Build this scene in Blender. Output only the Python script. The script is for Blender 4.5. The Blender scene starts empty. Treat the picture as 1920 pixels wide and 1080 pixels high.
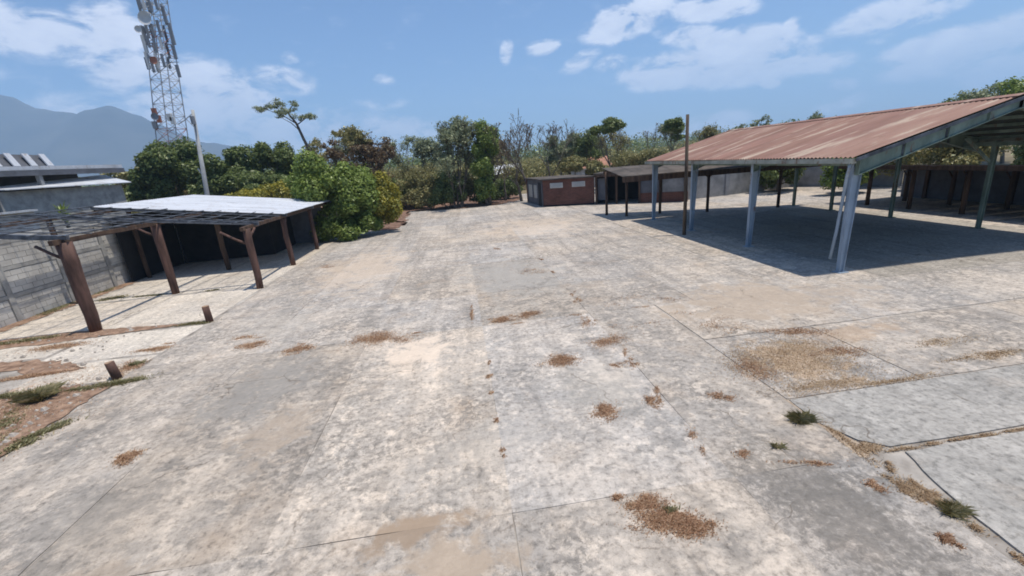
import bpy, math, random
import numpy as np
from mathutils import Vector, Matrix
random.seed(7); rng = np.random.default_rng(11)
S = bpy.context.scene
COL = S.collection
CH = 4.0                                             # eye height above the yard

# ------------------------------------------------------------------ camera
def nrm(v):
    v = np.array(v, float); return v/np.linalg.norm(v)
FPX = 810.0
_Y = nrm((-105, 232, -FPX)); _Z = -nrm((230, -2724, -FPX)); _Z = nrm(_Z-_Y*_Z.dot(_Y)); _X = np.cross(_Y, _Z)
CM = np.array([_X, _Y, _Z])
cd = bpy.data.cameras.new('camera'); cam = bpy.data.objects.new('camera', cd); COL.objects.link(cam)
mw = Matrix([list(r) for r in CM]).to_4x4(); mw.translation = (0, 0, CH); cam.matrix_world = mw
cd.sensor_width = 36; cd.lens = 36*FPX/1920; cd.clip_start = .05; cd.clip_end = 20000
S.camera = cam
def ray(u, v): return CM @ np.array([u-960, 540-v, -FPX])
def G(u, v, z=0.0):                                  # survey helper: sight line meets height z
    r = ray(u, v); t = (z-CH)/r[2]; return r*t+np.array([0, 0, CH])

# ------------------------------------------------------------------ sun, sky, exposure
SUNV = Vector((.24, -.07, 1)).normalized()
sd = bpy.data.lights.new('sun', 'SUN'); sd.energy = 4.8; sd.angle = math.radians(.55); sd.color = (1, .93, .83)
so = bpy.data.objects.new('sun', sd); COL.objects.link(so); so.rotation_euler = SUNV.to_track_quat('Z', 'Y').to_euler()
so.location = (0, 0, 30)
W = bpy.data.worlds.new('World'); S.world = W; W.use_nodes = True
S.view_settings.view_transform = 'Standard'; S.view_settings.look = 'None'
S.view_settings.gamma = 1; S.view_settings.use_curve_mapping = False
S.view_settings.exposure = 0.09
S.render.engine = 'CYCLES'; S.cycles.filter_width = 1.8; S.cycles.volume_bounces = 1; S.cycles.transparent_max_bounces = 8
def build_sky():
    nt = W.node_tree; N = nt.nodes; L = nt.links; N.clear()
    out = N.new('ShaderNodeOutputWorld'); bg = N.new('ShaderNodeBackground'); bg.inputs[1].default_value = .10
    sky = N.new('ShaderNodeTexSky'); sky.sky_type = 'NISHITA'; sky.sun_disc = False
    sky.sun_elevation = math.asin(SUNV.z); sky.sun_rotation = math.atan2(SUNV.x, SUNV.y)
    sky.altitude = 300; sky.air_density = 1.0; sky.dust_density = 1.3; sky.ozone_density = 2.0
    tc = N.new('ShaderNodeTexCoord')
    def m(op, a, b=None, c=None, clamp=False):
        n = N.new('ShaderNodeMath'); n.operation = op; n.use_clamp = clamp
        for i, x in enumerate((a, b, c)):
            if x is None: continue
            if isinstance(x, (int, float)): n.inputs[i].default_value = x
            else: L.new(x, n.inputs[i])
        return n.outputs[0]
    sep = N.new('ShaderNodeSeparateXYZ'); L.new(tc.outputs['Generated'], sep.inputs[0])
    az = m('ARCTAN2', sep.outputs[0], sep.outputs[1]); el = m('ARCSINE', sep.outputs[2])
    cb = N.new('ShaderNodeCombineXYZ'); L.new(az, cb.inputs[0]); L.new(el, cb.inputs[1])
    def ae(u, v):
        r = nrm(ray(u, v)); return np.array([math.atan2(r[0], r[1]), math.asin(r[2])])
    # noise in direction space (a flat cloud deck far above)
    nz = N.new('ShaderNodeTexNoise'); nz.inputs['Scale'].default_value = 19; nz.inputs['Detail'].default_value = 10; nz.inputs['Roughness'].default_value = .62; nz.inputs['Distortion'].default_value = .35
    mp = N.new('ShaderNodeMapping'); mp.inputs['Scale'].default_value = (.75, 1.5, 1); mp.inputs['Rotation'].default_value = (0, 0, -.15)
    L.new(cb.outputs[0], mp.inputs[0]); L.new(mp.outputs[0], nz.inputs['Vector'])
    nz2 = N.new('ShaderNodeTexNoise'); nz2.inputs['Scale'].default_value = 3.2; nz2.inputs['Detail'].default_value = 5
    L.new(mp.outputs[0], nz2.inputs['Vector'])
    blobs = [(70, 62, 150, 50, 8, 1.0), (205, 55, 75, 55, 0, 1.0), (235, 135, 120, 48, 22, .95), (390, 180, 160, 65, 14, 1.1), (300, 235, 220, 60, 0, .85),
             (540, 255, 290, 60, 3, .8), (535, 152, 62, 26, 8, .9), (543, 108, 20, 13, 0, .8), (720, 150, 22, 12, 0, .55), (745, 245, 110, 28, 0, .8), (715, 195, 60, 14, 0, .45),
             (1180, 36, 95, 34, -22, 1.3), (1330, 18, 90, 26, -5, 1.1), (1318, 72, 90, 26, 5, 1.05), (1415, 86, 90, 40, 0, 1.3), (1340, 126, 225, 40, -7, 1.35), (1530, 108, 75, 30, 0, .8),
             (1482, 50, 15, 30, 35, .8), (1088, 115, 42, 17, -28, .95), (1145, 120, 32, 17, -10, .95), (1015, 90, 36, 15, -12, 1.0), (950, 98, 14, 24, 15, .8),
             (1680, 28, 150, 36, -17, 1.05), (1790, 96, 200, 42, -13, 1.25), (1890, 60, 90, 40, -10, .95), (1860, 130, 150, 36, -5, .8), (1582, 158, 30, 14, 0, .85), (1444, 156, 22, 11, 0, .8),
             (1345, 236, 90, 26, -8, .8), (1570, 195, 60, 18, -15, .55), (1240, 250, 60, 20, 0, .45), (1640, 75, 30, 10, 0, .5), (1720, 130, 26, 9, 0, .6),
             (-250, 100, 260, 80, 10, .9), (2200, 60, 260, 70, -10, .9), (700, -260, 300, 60, 0, .8), (1500, -200, 260, 60, -10, .9)]
    acc = None
    for (u, v, rx, ry, ang, k) in blobs:
        a = math.radians(ang); c0 = ae(u, v)
        e1 = ae(u+rx*.5*math.cos(a), v+rx*.5*math.sin(a))-c0; e2 = ae(u-ry*.5*math.sin(a), v+ry*.5*math.cos(a))-c0
        r1 = np.linalg.norm(e1)*2; r2 = np.linalg.norm(e2)*2; th = math.atan2(e1[1], e1[0])
        p = N.new('ShaderNodeMapping'); p.vector_type = 'TEXTURE'
        p.inputs['Location'].default_value = (c0[0], c0[1], 0); p.inputs['Rotation'].default_value = (0, 0, th); p.inputs['Scale'].default_value = (r1*1.25, r2*1.25, 1)
        L.new(cb.outputs[0], p.inputs[0])
        ln = N.new('ShaderNodeVectorMath'); ln.operation = 'LENGTH'; L.new(p.outputs[0], ln.inputs[0])
        val = m('MULTIPLY', m('SUBTRACT', 1.0, m('POWER', ln.outputs['Value'], 1.6), clamp=True), k)
        acc = val if acc is None else m('SMOOTH_MAX', acc, val, .12)
    # density = blobs broken up by noise
    nn = m('MULTIPLY_ADD', nz.outputs[0], 4.4, -2.2)
    far = m('MULTIPLY', nz2.outputs[0], .10)
    dens = m('ADD', m('ADD', acc, far), m('MULTIPLY', nn, m('ADD', m('MULTIPLY', acc, .95), .12)))
    mr = N.new('ShaderNodeMapRange'); mr.interpolation_type = 'SMOOTHSTEP'
    mr.inputs['From Min'].default_value = .16; mr.inputs['From Max'].default_value = .86; mr.inputs['To Max'].default_value = .95
    L.new(dens, mr.inputs['Value'])
    shade = N.new('ShaderNodeValToRGB'); shade.color_ramp.elements[0].color = (6.6, 7.2, 8.8, 1); shade.color_ramp.elements[1].color = (9.6, 10.0, 11.4, 1)
    shade.color_ramp.elements[0].position = .3; shade.color_ramp.elements[1].position = .72
    L.new(nz.outputs[0], shade.inputs[0])
    # clear-sky tone a little deeper blue
    tint = N.new('ShaderNodeMix'); tint.data_type = 'RGBA'; tint.blend_type = 'MULTIPLY'; tint.inputs['Factor'].default_value = 1
    L.new(sky.outputs[0], tint.inputs['A']); tint.inputs['B'].default_value = SKYTINT
    mx = N.new('ShaderNodeMix'); mx.data_type = 'RGBA'
    L.new(mr.outputs[0], mx.inputs['Factor']); L.new(tint.outputs['Result'], mx.inputs['A']); L.new(shade.outputs[0], mx.inputs['B'])
    L.new(mx.outputs['Result'], bg.inputs[0]); L.new(bg.outputs[0], out.inputs[0])
SKYTINT = (.88, 1.09, 1.33, 1)
build_sky()

# ------------------------------------------------------------------ materials
def mat(name):
    m = bpy.data.materials.new(name); m.use_nodes = True; nt = m.node_tree
    b = nt.nodes['Principled BSDF']; return m, nt, nt.nodes, nt.links, b
def noise(N, L, scale, detail=5, rough=.55, vec=None, stretch=None, loc=(0, 0, 0), coord='pos', dist=0):
    if vec is None:
        if coord == 'pos': vec = N.new('ShaderNodeNewGeometry').outputs['Position']
        else: vec = N.new('ShaderNodeTexCoord').outputs['Object']
    if stretch is not None or loc != (0, 0, 0):
        mp = N.new('ShaderNodeMapping'); mp.inputs['Scale'].default_value = stretch or (1, 1, 1); mp.inputs['Location'].default_value = loc
        L.new(vec, mp.inputs[0]); vec = mp.outputs[0]
    n = N.new('ShaderNodeTexNoise'); n.inputs['Scale'].default_value = scale; n.inputs['Detail'].default_value = detail
    n.inputs['Roughness'].default_value = rough; n.inputs['Distortion'].default_value = dist
    L.new(vec, n.inputs['Vector']); return n.outputs[0]
def ramp(N, L, fac, stops):
    r = N.new('ShaderNodeValToRGB'); L.new(fac, r.inputs[0]); e = r.color_ramp.elements
    while len(e) < len(stops): e.new(.5)
    for i, (p, c) in enumerate(stops):
        e[i].position = p; e[i].color = (c, c, c, 1) if isinstance(c, (int, float)) else (*c, 1)
    return r.outputs[0]
def mix(N, L, f, a, b, mode='MIX'):
    n = N.new('ShaderNodeMix'); n.data_type = 'RGBA'; n.blend_type = mode
    for k, x in (('Factor', f), ('A', a), ('B', b)):
        if isinstance(x, (int, float)): n.inputs[k].default_value = x if k == 'Factor' else (x, x, x, 1)
        elif isinstance(x, tuple): n.inputs[k].default_value = (*x, 1)
        else: L.new(x, n.inputs[k])
    return n.outputs['Result']
def bump(N, L, b, h, strength=.3, dist=.02):
    n = N.new('ShaderNodeBump'); n.inputs['Strength'].default_value = strength; n.inputs['Distance'].default_value = dist
    L.new(h, n.inputs['Height']); L.new(n.outputs[0], b.inputs['Normal'])
def plain(name, c, rough=.7, metal=0, var=.25, scale=3.0, stretch=None, c2=None, bs=.15):
    m, nt, N, L, b = mat(name); b.inputs['Roughness'].default_value = rough; b.inputs['Metallic'].default_value = metal
    b.inputs['Specular IOR Level'].default_value = .3
    f = noise(N, L, scale, 7, .62, stretch=stretch)
    lo = tuple(x*(1-var) for x in c); hi = c2 or tuple(min(1, x*(1+var)) for x in c)
    colr = ramp(N, L, f, [(.3, lo), (.68, hi)])
    L.new(colr, b.inputs['Base Color']); bump(N, L, b, noise(N, L, scale*6, 4), bs, .01); return m

def concrete(name, cream, grey, dark, amount=.5, mott=.5, use_color=True, lichen=None):
    m, nt, N, L, b = mat(name); b.inputs['Roughness'].default_value = .92; b.inputs['Specular IOR Level'].default_value = .15
    big = noise(N, L, .42, 5, .6, dist=.3)
    f1 = ramp(N, L, big, [(amount-.10, 0.), (amount+.09, 1.)])
    c = mix(N, L, f1, cream, grey)
    # rubbed, streaky mid-size blotches
    med = noise(N, L, 2.1, 12, .74, stretch=(.8, 1.15, 1), loc=(3, 7, 0), dist=.25)
    f2 = ramp(N, L, med, [(.40, 1.), (.55, 0.)])
    f2m = N.new('ShaderNodeMath'); f2m.operation = 'MULTIPLY'; L.new(f2, f2m.inputs[0]); gate_ = N.new('ShaderNodeMath'); gate_.operation = 'MULTIPLY'; gate_.inputs[1].default_value = mott
    L.new(ramp(N, L, noise(N, L, .33, 4, .55, loc=(8, 1, 0)), [(.36, .22), (.62, 1.)]), gate_.inputs[0]); L.new(gate_.outputs[0], f2m.inputs[1])
    c = mix(N, L, f2m.outputs[0], c, dark)
    pale = noise(N, L, 3.2, 11, .74, loc=(11, 2, 0), dist=.2)
    f3 = ramp(N, L, pale, [(.51, 0.), (.59, .7)])
    c = mix(N, L, f3, c, tuple(min(.8, x*1.16) for x in cream))
    stk = noise(N, L, 1.0, 7, .6, stretch=(2.6, .22, 1), loc=(2, 5, 0))
    c = mix(N, L, .75, c, ramp(N, L, stk, [(.34, .72), (.5, 1.0), (.66, 1.12)]), 'MULTIPLY')
    br = noise(N, L, .8, 6, .6, loc=(-5, 4, 0))
    f4 = ramp(N, L, br, [(.55, 0.), (.72, .5)])
    c = mix(N, L, f4, c, (.36, .29, .225))
    g5 = ramp(N, L, noise(N, L, .5, 4, .6, loc=(3, 3, 4)), [(.42, 0.), (.62, 1.)])
    d5 = ramp(N, L, noise(N, L, 6.5, 12, .8, loc=(9, 9, 0), dist=.35), [(.47, .8), (.52, 0.)])
    c = mix(N, L, mix(N, L, 1.0, g5, d5, 'MULTIPLY'), c, tuple(x*.85 for x in dark))
    sp = ramp(N, L, noise(N, L, 19, 6, .75, loc=(1, 5, 0)), [(.355, .55), (.40, 0.)])
    c = mix(N, L, sp, c, (.15, .135, .115))
    fine = noise(N, L, 11, 8, .72)
    c = mix(N, L, .85, c, ramp(N, L, fine, [(.33, .42), (.48, .96), (.66, 1.2)]), 'MULTIPLY')
    pit = noise(N, L, 46, 3, .7)
    c = mix(N, L, .8, c, ramp(N, L, pit, [(.27, .6), (.4, 1.0)]), 'MULTIPLY')
    h = fine
    if lichen:
        # dark weathered zones (x, y, rx, ry, rotation, strength) broken up by noise
        sepv = N.new('ShaderNodeNewGeometry').outputs['Position']
        for (lx, ly, rx, ry, rot, k, colr, brk) in lichen:
            mp = N.new('ShaderNodeMapping'); mp.vector_type = 'TEXTURE'; mp.inputs['Location'].default_value = (lx, ly, 0)
            mp.inputs['Rotation'].default_value = (0, 0, rot); mp.inputs['Scale'].default_value = (rx, ry, 50); L.new(sepv, mp.inputs[0])
            ln = N.new('ShaderNodeVectorMath'); ln.operation = 'LENGTH'; L.new(mp.outputs[0], ln.inputs[0])
            q = N.new('ShaderNodeMapRange'); q.inputs['From Min'].default_value = 1.25; q.inputs['From Max'].default_value = .2; L.new(ln.outputs['Value'], q.inputs['Value'])
            bn = noise(N, L, brk, 9, .7, loc=(lx, ly, 1), dist=.6)
            ad = N.new('ShaderNodeMath'); ad.operation = 'MULTIPLY_ADD'; L.new(bn, ad.inputs[0]); ad.inputs[1].default_value = 2.2; ad.inputs[2].default_value = -1.62
            s = N.new('ShaderNodeMath'); s.operation = 'ADD'; L.new(ad.outputs[0], s.inputs[0]); L.new(q.outputs[0], s.inputs[1])
            ff = ramp(N, L, s.outputs[0], [(.1, 0.), (.42, k)])
            c = mix(N, L, ff, c, colr)
    # hairline cracks
    wv = N.new('ShaderNodeVectorMath'); wv.operation = 'ADD'
    ns = N.new('ShaderNodeTexNoise'); ns.inputs['Scale'].default_value = 1.6; ns.inputs['Detail'].default_value = 5
    L.new(N.new('ShaderNodeNewGeometry').outputs['Position'], wv.inputs[0]); L.new(N.new('ShaderNodeNewGeometry').outputs['Position'], ns.inputs['Vector'])
    sc = N.new('ShaderNodeVectorMath'); sc.operation = 'SCALE'; sc.inputs['Scale'].default_value = .9; L.new(ns.outputs[1], sc.inputs[0]); L.new(sc.outputs[0], wv.inputs[1])
    vo = N.new('ShaderNodeTexVoronoi'); vo.feature = 'DISTANCE_TO_EDGE'; vo.inputs['Scale'].default_value = .42; L.new(wv.outputs[0], vo.inputs['Vector'])
    ck = ramp(N, L, vo.outputs['Distance'], [(.0, 1.), (.006, 0.)])
    gate = ramp(N, L, noise(N, L, .55, 3, .5, loc=(2, 9, 0)), [(.5, 0.), (.6, 1.)])
    cm = mix(N, L, 1.0, ck, gate, 'MULTIPLY')
    c = mix(N, L, cm, c, (.13, .11, .09))
    if use_color:
        oi = N.new('ShaderNodeObjectInfo'); c = mix(N, L, 1.0, c, oi.outputs['Color'], 'MULTIPLY')
    L.new(c, b.inputs['Base Color'])
    hs = N.new('ShaderNodeMath'); hs.operation = 'MULTIPLY_ADD'; L.new(med, hs.inputs[0]); hs.inputs[1].default_value = .7; L.new(fine, hs.inputs[2])
    bump(N, L, b, hs.outputs[0], .45, .02)
    return m

LICH = [(3.7, 3.6, 1.3, 2.3, .25, .62, (.165, .152, .135), 13.0), (5.9, 6.7, 1.5, 1.5, .1, .8, (.40, .295, .20), 3.0), (7.6, 7.4, 2.2, .8, .1, .6, (.38, .29, .21), 3.0), (-1.3, 9.2, 1.6, 1.6, 0, .8, (.56, .49, .42), 2.2), (2.4, 7.0, 1.0, 1.6, .2, .5, (.50, .45, .39), 4.0), (1.9, 6.6, 1.1, 2.0, .5, .55, (.22, .215, .2), 5.5), (-5.2, 5.2, 1.6, 1.6, .3, .5, (.24, .23, .215), 3.0),
        (-4.4, 8.6, 1.9, 2.6, -.2, .75, (.28, .275, .265), 3.0), (.0, 5.6, 2.2, .9, .2, .4, (.27, .265, .255), 5.0),
        (-1.0, 4.15, 1.15, .45, .16, .9, (.26, .205, .155), 2.0), (-.7, 3.55, 1.9, .62, .05, .85, (.35, .29, .23), 1.4), (-3.4, 6.6, 1.2, 1.5, .1, .6, (.40, .34, .28), 2.0), (-4.3, 4.2, .9, .5, .1, .55, (.33, .28, .23), 2.0),
        (1.6, 15.0, 3.2, 5.5, .1, .75, (.36, .35, .33), 2.0), (7.5, 9.8, 5.0, 3.0, 0, .75, (.37, .31, .25), 1.6), (-5.5, 12.5, 2.0, 3.0, .0, .4, (.37, .355, .33), 2.4), (-4.5, 19, 3.2, 8, .0, .7, (.46, .385, .31), 1.5), (4, 26, 6, 7, .0, .6, (.50, .42, .34), 1.2)]
M = {}
M['concrete'] = concrete('weathered_concrete', (.475, .425, .37), (.355, .335, .312), (.235, .223, .208), .48, 1.0, True, LICH)
M['pale_concrete'] = concrete('pale_concrete', (.52, .48, .42), (.46, .43, .39), (.38, .355, .325), .52, .5, True, [(-11.5, 9.5, 3.5, 2, .1, .7, (.34, .235, .165), 2.2)])
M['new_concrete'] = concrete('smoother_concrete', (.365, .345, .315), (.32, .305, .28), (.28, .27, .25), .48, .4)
M['soil'] = plain('dry_soil', (.17, .095, .06), .95, 0, .45, 4.5, c2=(.36, .24, .165), bs=.8)
M['joint'] = plain('joint_dirt', (.20, .17, .14), .95, 0, .35, 1.3, c2=(.46, .42, .37), bs=.6)
M['sandy'] = plain('sandy_litter', (.36, .27, .19), .95, 0, .3, 9, c2=(.46, .37, .28), bs=.8)
M['terrain'] = plain('scrubland_ground', (.13, .115, .06), .95, 0, .5, .05, c2=(.24, .19, .11), bs=.4)
M['mountain'] = plain('mountain_scrub', (.008, .014, .02), .95, 0, .45, .0022, c2=(.10, .095, .085), bs=.1)
M['litter'] = plain('fallen_leaf_litter', (.15, .085, .055), .95, 0, .5, 2.5, c2=(.28, .17, .12), bs=.8)

def foliage(name, a, b_, c_=None, trans=.36):
    m, nt, N, L, b = mat(name); N.remove(b)
    g = N.new('ShaderNodeNewGeometry'); out = N['Material Output']
    n2 = noise(N, L, .9, 3, .5)
    ad = N.new('ShaderNodeMath'); ad.operation = 'MULTIPLY_ADD'; L.new(g.outputs['Random Per Island'], ad.inputs[0]); ad.inputs[1].default_value = .55
    s2 = N.new('ShaderNodeMath'); s2.operation = 'MULTIPLY'; L.new(n2, s2.inputs[0]); s2.inputs[1].default_value = .5; L.new(s2.outputs[0], ad.inputs[2])
    st = [(.2, a), (.62, b_)] + ([(.8, c_)] if c_ else [])
    c = ramp(N, L, ad.outputs[0], st)
    d = N.new('ShaderNodeBsdfDiffuse'); t = N.new('ShaderNodeBsdfTranslucent'); ms = N.new('ShaderNodeMixShader'); ms.inputs[0].default_value = trans
    L.new(c, d.inputs[0]); L.new(c, t.inputs[0]); L.new(d.outputs[0], ms.inputs[1]); L.new(t.outputs[0], ms.inputs[2])
    gl = N.new('ShaderNodeBsdfGlossy'); gl.inputs['Roughness'].default_value = .45; gl.inputs[0].default_value = (.7, .75, .6, 1)
    m2 = N.new('ShaderNodeMixShader'); m2.inputs[0].default_value = .045; L.new(ms.outputs[0], m2.inputs[1]); L.new(gl.outputs[0], m2.inputs[2])
    L.new(m2.outputs[0], out.inputs[0]); return m
M['leaf_dark'] = foliage('dark_green_leaves', (.055, .08, .024), (.16, .20, .06))
M['leaf_mid'] = foliage('mid_green_leaves', (.065, .095, .028), (.18, .22, .07))
M['leaf_bright'] = foliage('bright_green_leaves', (.085, .13, .025), (.24, .31, .07))
M['leaf_yellow'] = foliage('yellow_flowering_leaves', (.14, .15, .025), (.36, .32, .05), (.46, .37, .06))
M['leaf_olive'] = foliage('olive_leaves', (.10, .10, .04), (.27, .25, .095), (.36, .29, .13))
M['leaf_brown'] = foliage('dry_brown_leaves', (.07, .045, .028), (.17, .11, .065), (.22, .16, .09))
M['leaf_grey'] = foliage('grey_green_leaves', (.11, .13, .075), (.28, .31, .18))
M['dry_grass'] = foliage('rusty_dry_grass', (.19, .10, .05), (.42, .245, .15), (.52, .37, .24), .1)
M['tan_grass'] = foliage('tan_dry_grass', (.28, .18, .105), (.45, .32, .20), (.52, .4, .27), .1)
M['green_grass'] = foliage('short_green_weeds', (.09, .085, .04), (.22, .20, .09), (.36, .29, .17), .25)
M['bark'] = plain('grey_bark', (.12, .10, .08), .9, 0, .4, 3, stretch=(1, 1, .3), bs=.5)
M['pale_bark'] = plain('pale_bark', (.20, .18, .16), .9, 0, .35, 3, stretch=(1, 1, .3), bs=.5)
M['post'] = plain('red_brown_timber', (.07, .04, .031), .75, 0, .5, 3, stretch=(2, 2, .3), c2=(.155, .085, .065), bs=.6)
M['dark_post'] = plain('dark_brown_timber', (.055, .032, .024), .8, 0, .4, 3, stretch=(2, 2, .3), c2=(.12, .075, .05), bs=.5)
M['endgrain'] = plain('sawn_timber_end', (.3, .2, .13), .85, 0, .3, 12)
M['dark_steel'] = plain('dark_weathered_steel', (.05, .055, .065), .5, .3, .4, 4, c2=(.16, .175, .2))
M['green_steel'] = plain('green_painted_steel', (.13, .185, .15), .5, .0, .3, 2.2, stretch=(1, 1, .5), c2=(.24, .31, .26))
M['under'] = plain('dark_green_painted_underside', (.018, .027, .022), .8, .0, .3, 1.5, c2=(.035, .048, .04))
M['blue_steel'] = plain('pale_blue_skylit_steel', (.22, .29, .36), .42, .0, .2, 2, stretch=(1, 1, .4), c2=(.36, .44, .52))  # bluish skylight on the near columns is put into this colour
M['gutter'] = plain('dirty_grey_gutter', (.3, .32, .27), .55, .1, .35, 1.6, c2=(.45, .45, .38))
M['gal'] = plain('galvanised_steel', (.42, .44, .47), .55, .2, .25, 1)
M['orange'] = plain('faded_orange_steel', (.36, .15, .1), .6, 0, .3, 1)
M['white_plastic'] = plain('white_fibreglass', (.55, .56, .56), .5, 0, .1, 2)
M['antenna'] = plain('grey_antenna_housing', (.2, .215, .24), .5, 0, .2, 1)
M['pole_wood'] = plain('brown_weathered_pole', (.06, .045, .035), .85, 0, .4, 3, stretch=(2, 2, .3), c2=(.14, .105, .075), bs=.4)
M['pole_conc'] = plain('grey_concrete_pole', (.34, .35, .35), .8, 0, .2, 1.5)
M['tie'] = plain('grey_concrete_tie_beam', (.30, .295, .28), .9, 0, .25, 2.5, c2=(.44, .43, .40), bs=.4)
M['plaster'] = plain('stained_plaster_wall', (.20, .205, .21), .9, 0, .3, .9, c2=(.33, .33, .33), bs=.3)
M['pale_wall'] = plain('pale_painted_wall', (.5, .48, .45), .85, 0, .25, .8, c2=(.66, .64, .6))
M['white_roof'] = plain('white_metal_roofing', (.48, .50, .53), .5, .1, .15, 1.2, stretch=(.3, 1.4, 1), c2=(.60, .62, .65))
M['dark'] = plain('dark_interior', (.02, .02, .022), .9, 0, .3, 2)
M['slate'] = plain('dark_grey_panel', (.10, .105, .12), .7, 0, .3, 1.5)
M['glass'] = plain('dusty_louvre_glass', (.42, .43, .42), .25, 0, .2, 6, stretch=(.5, 1, 3))
M['stone'] = plain('pale_rubble', (.34, .29, .24), .9, 0, .3, 10, c2=(.5, .45, .39), bs=.5)
M['terracotta'] = plain('terracotta_roof', (.33, .17, .12), .85, 0, .3, 2)
M['tarp'] = plain('grey_fibre_cement_roof', (.05, .042, .035), .85, 0, .35, 1.2, c2=(.13, .108, .09), bs=.4)

def rust_on(key, c, lo=.58):
    nt = M[key].node_tree; N = nt.nodes; L = nt.links; b = N['Principled BSDF']; src = b.inputs['Base Color'].links[0].from_socket
    f = ramp(N, L, noise(N, L, 3.2, 9, .7, stretch=(1, 1, .35), loc=(5, 5, 5)), [(lo, 0.), (lo+.06, .85)]); L.new(mix(N, L, f, src, c), b.inputs['Base Color'])
rust_on('green_steel', (.17, .10, .065)); rust_on('blue_steel', (.2, .13, .09), .6); rust_on('gutter', (.2, .12, .08), .56); rust_on('white_roof', (.36, .33, .30), .57)
def rusty():
    m, nt, N, L, b = mat('rust_red_corrugated_sheet'); b.inputs['Roughness'].default_value = .72; b.inputs['Metallic'].default_value = 0
    b.inputs['Specular IOR Level'].default_value = .25
    oi = N.new('ShaderNodeObjectInfo')
    f = noise(N, L, 1.1, 7, .6, stretch=(.22, 1.0, 1))
    base = ramp(N, L, f, [(.3, (.19, .10, .078)), (.5, (.255, .138, .11)), (.7, (.30, .19, .15))])
    base = mix(N, L, ramp(N, L, oi.outputs['Random'], [(.0, 0.), (1., .35)]), base, (.24, .13, .085))
    st = noise(N, L, 1.0, 6, .6, stretch=(.16, 1.9, 1), loc=(4, 3, 0))
    base = mix(N, L, ramp(N, L, st, [(.53, 0.), (.63, .85)]), base, (.46, .36, .28))
    dk = noise(N, L, 3, 6, .65, stretch=(.3, 1, 1), loc=(1, 8, 0))
    base = mix(N, L, ramp(N, L, dk, [(.56, 0.), (.75, .55)]), base, (.13, .075, .05))
    base = mix(N, L, 1.0, base, oi.outputs['Color'], 'MULTIPLY')
    L.new(base, b.inputs['Base Color']); bump(N, L, b, noise(N, L, 12, 5), .25, .01); return m
M['rust_sheet'] = rusty()
def blockmat():
    m, nt, N, L, b = mat('concrete_block'); b.inputs['Roughness'].default_value = .95; b.inputs['Specular IOR Level'].default_value = .1
    oi = N.new('ShaderNodeObjectInfo')
    c = ramp(N, L, noise(N, L, 1.2, 7, .6), [(.3, (.42, .40, .365)), (.68, (.64, .62, .57))])
    c = mix(N, L, .35, c, ramp(N, L, oi.outputs['Random'], [(0, .55), (1, 1.)]), 'MULTIPLY')
    L.new(c, b.inputs['Base Color']); bump(N, L, b, noise(N, L, 30, 4), .4, .01); return m
M['block'] = blockmat()
def brickmat():
    m, nt, N, L, b = mat('red_brown_brickwork'); b.inputs['Roughness'].default_value = .9; b.inputs['Specular IOR Level'].default_value = .15
    tc = N.new('ShaderNodeTexCoord')
    mp = N.new('ShaderNodeMapping'); mp.inputs['Rotation'].default_value = (math.radians(90), 0, 0); L.new(tc.outputs['Object'], mp.inputs[0])
    br = N.new('ShaderNodeTexBrick'); br.inputs['Scale'].default_value = 1; br.inputs['Brick Width'].default_value = .26; br.inputs['Row Height'].default_value = .09; br.inputs['Mortar Size'].default_value = .008
    br.inputs['Color1'].default_value = (.17, .07, .05, 1); br.inputs['Color2'].default_value = (.115, .05, .038, 1); br.inputs['Mortar'].default_value = (.17, .12, .1, 1)
    L.new(mp.outputs[0], br.inputs['Vector'])
    c = mix(N, L, .6, br.outputs[0], ramp(N, L, noise(N, L, 1.3, 6), [(.3, .6), (.7, 1.15)]), 'MULTIPLY')
    L.new(c, b.inputs['Base Color']); return m
M['brick'] = brickmat()

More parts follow.
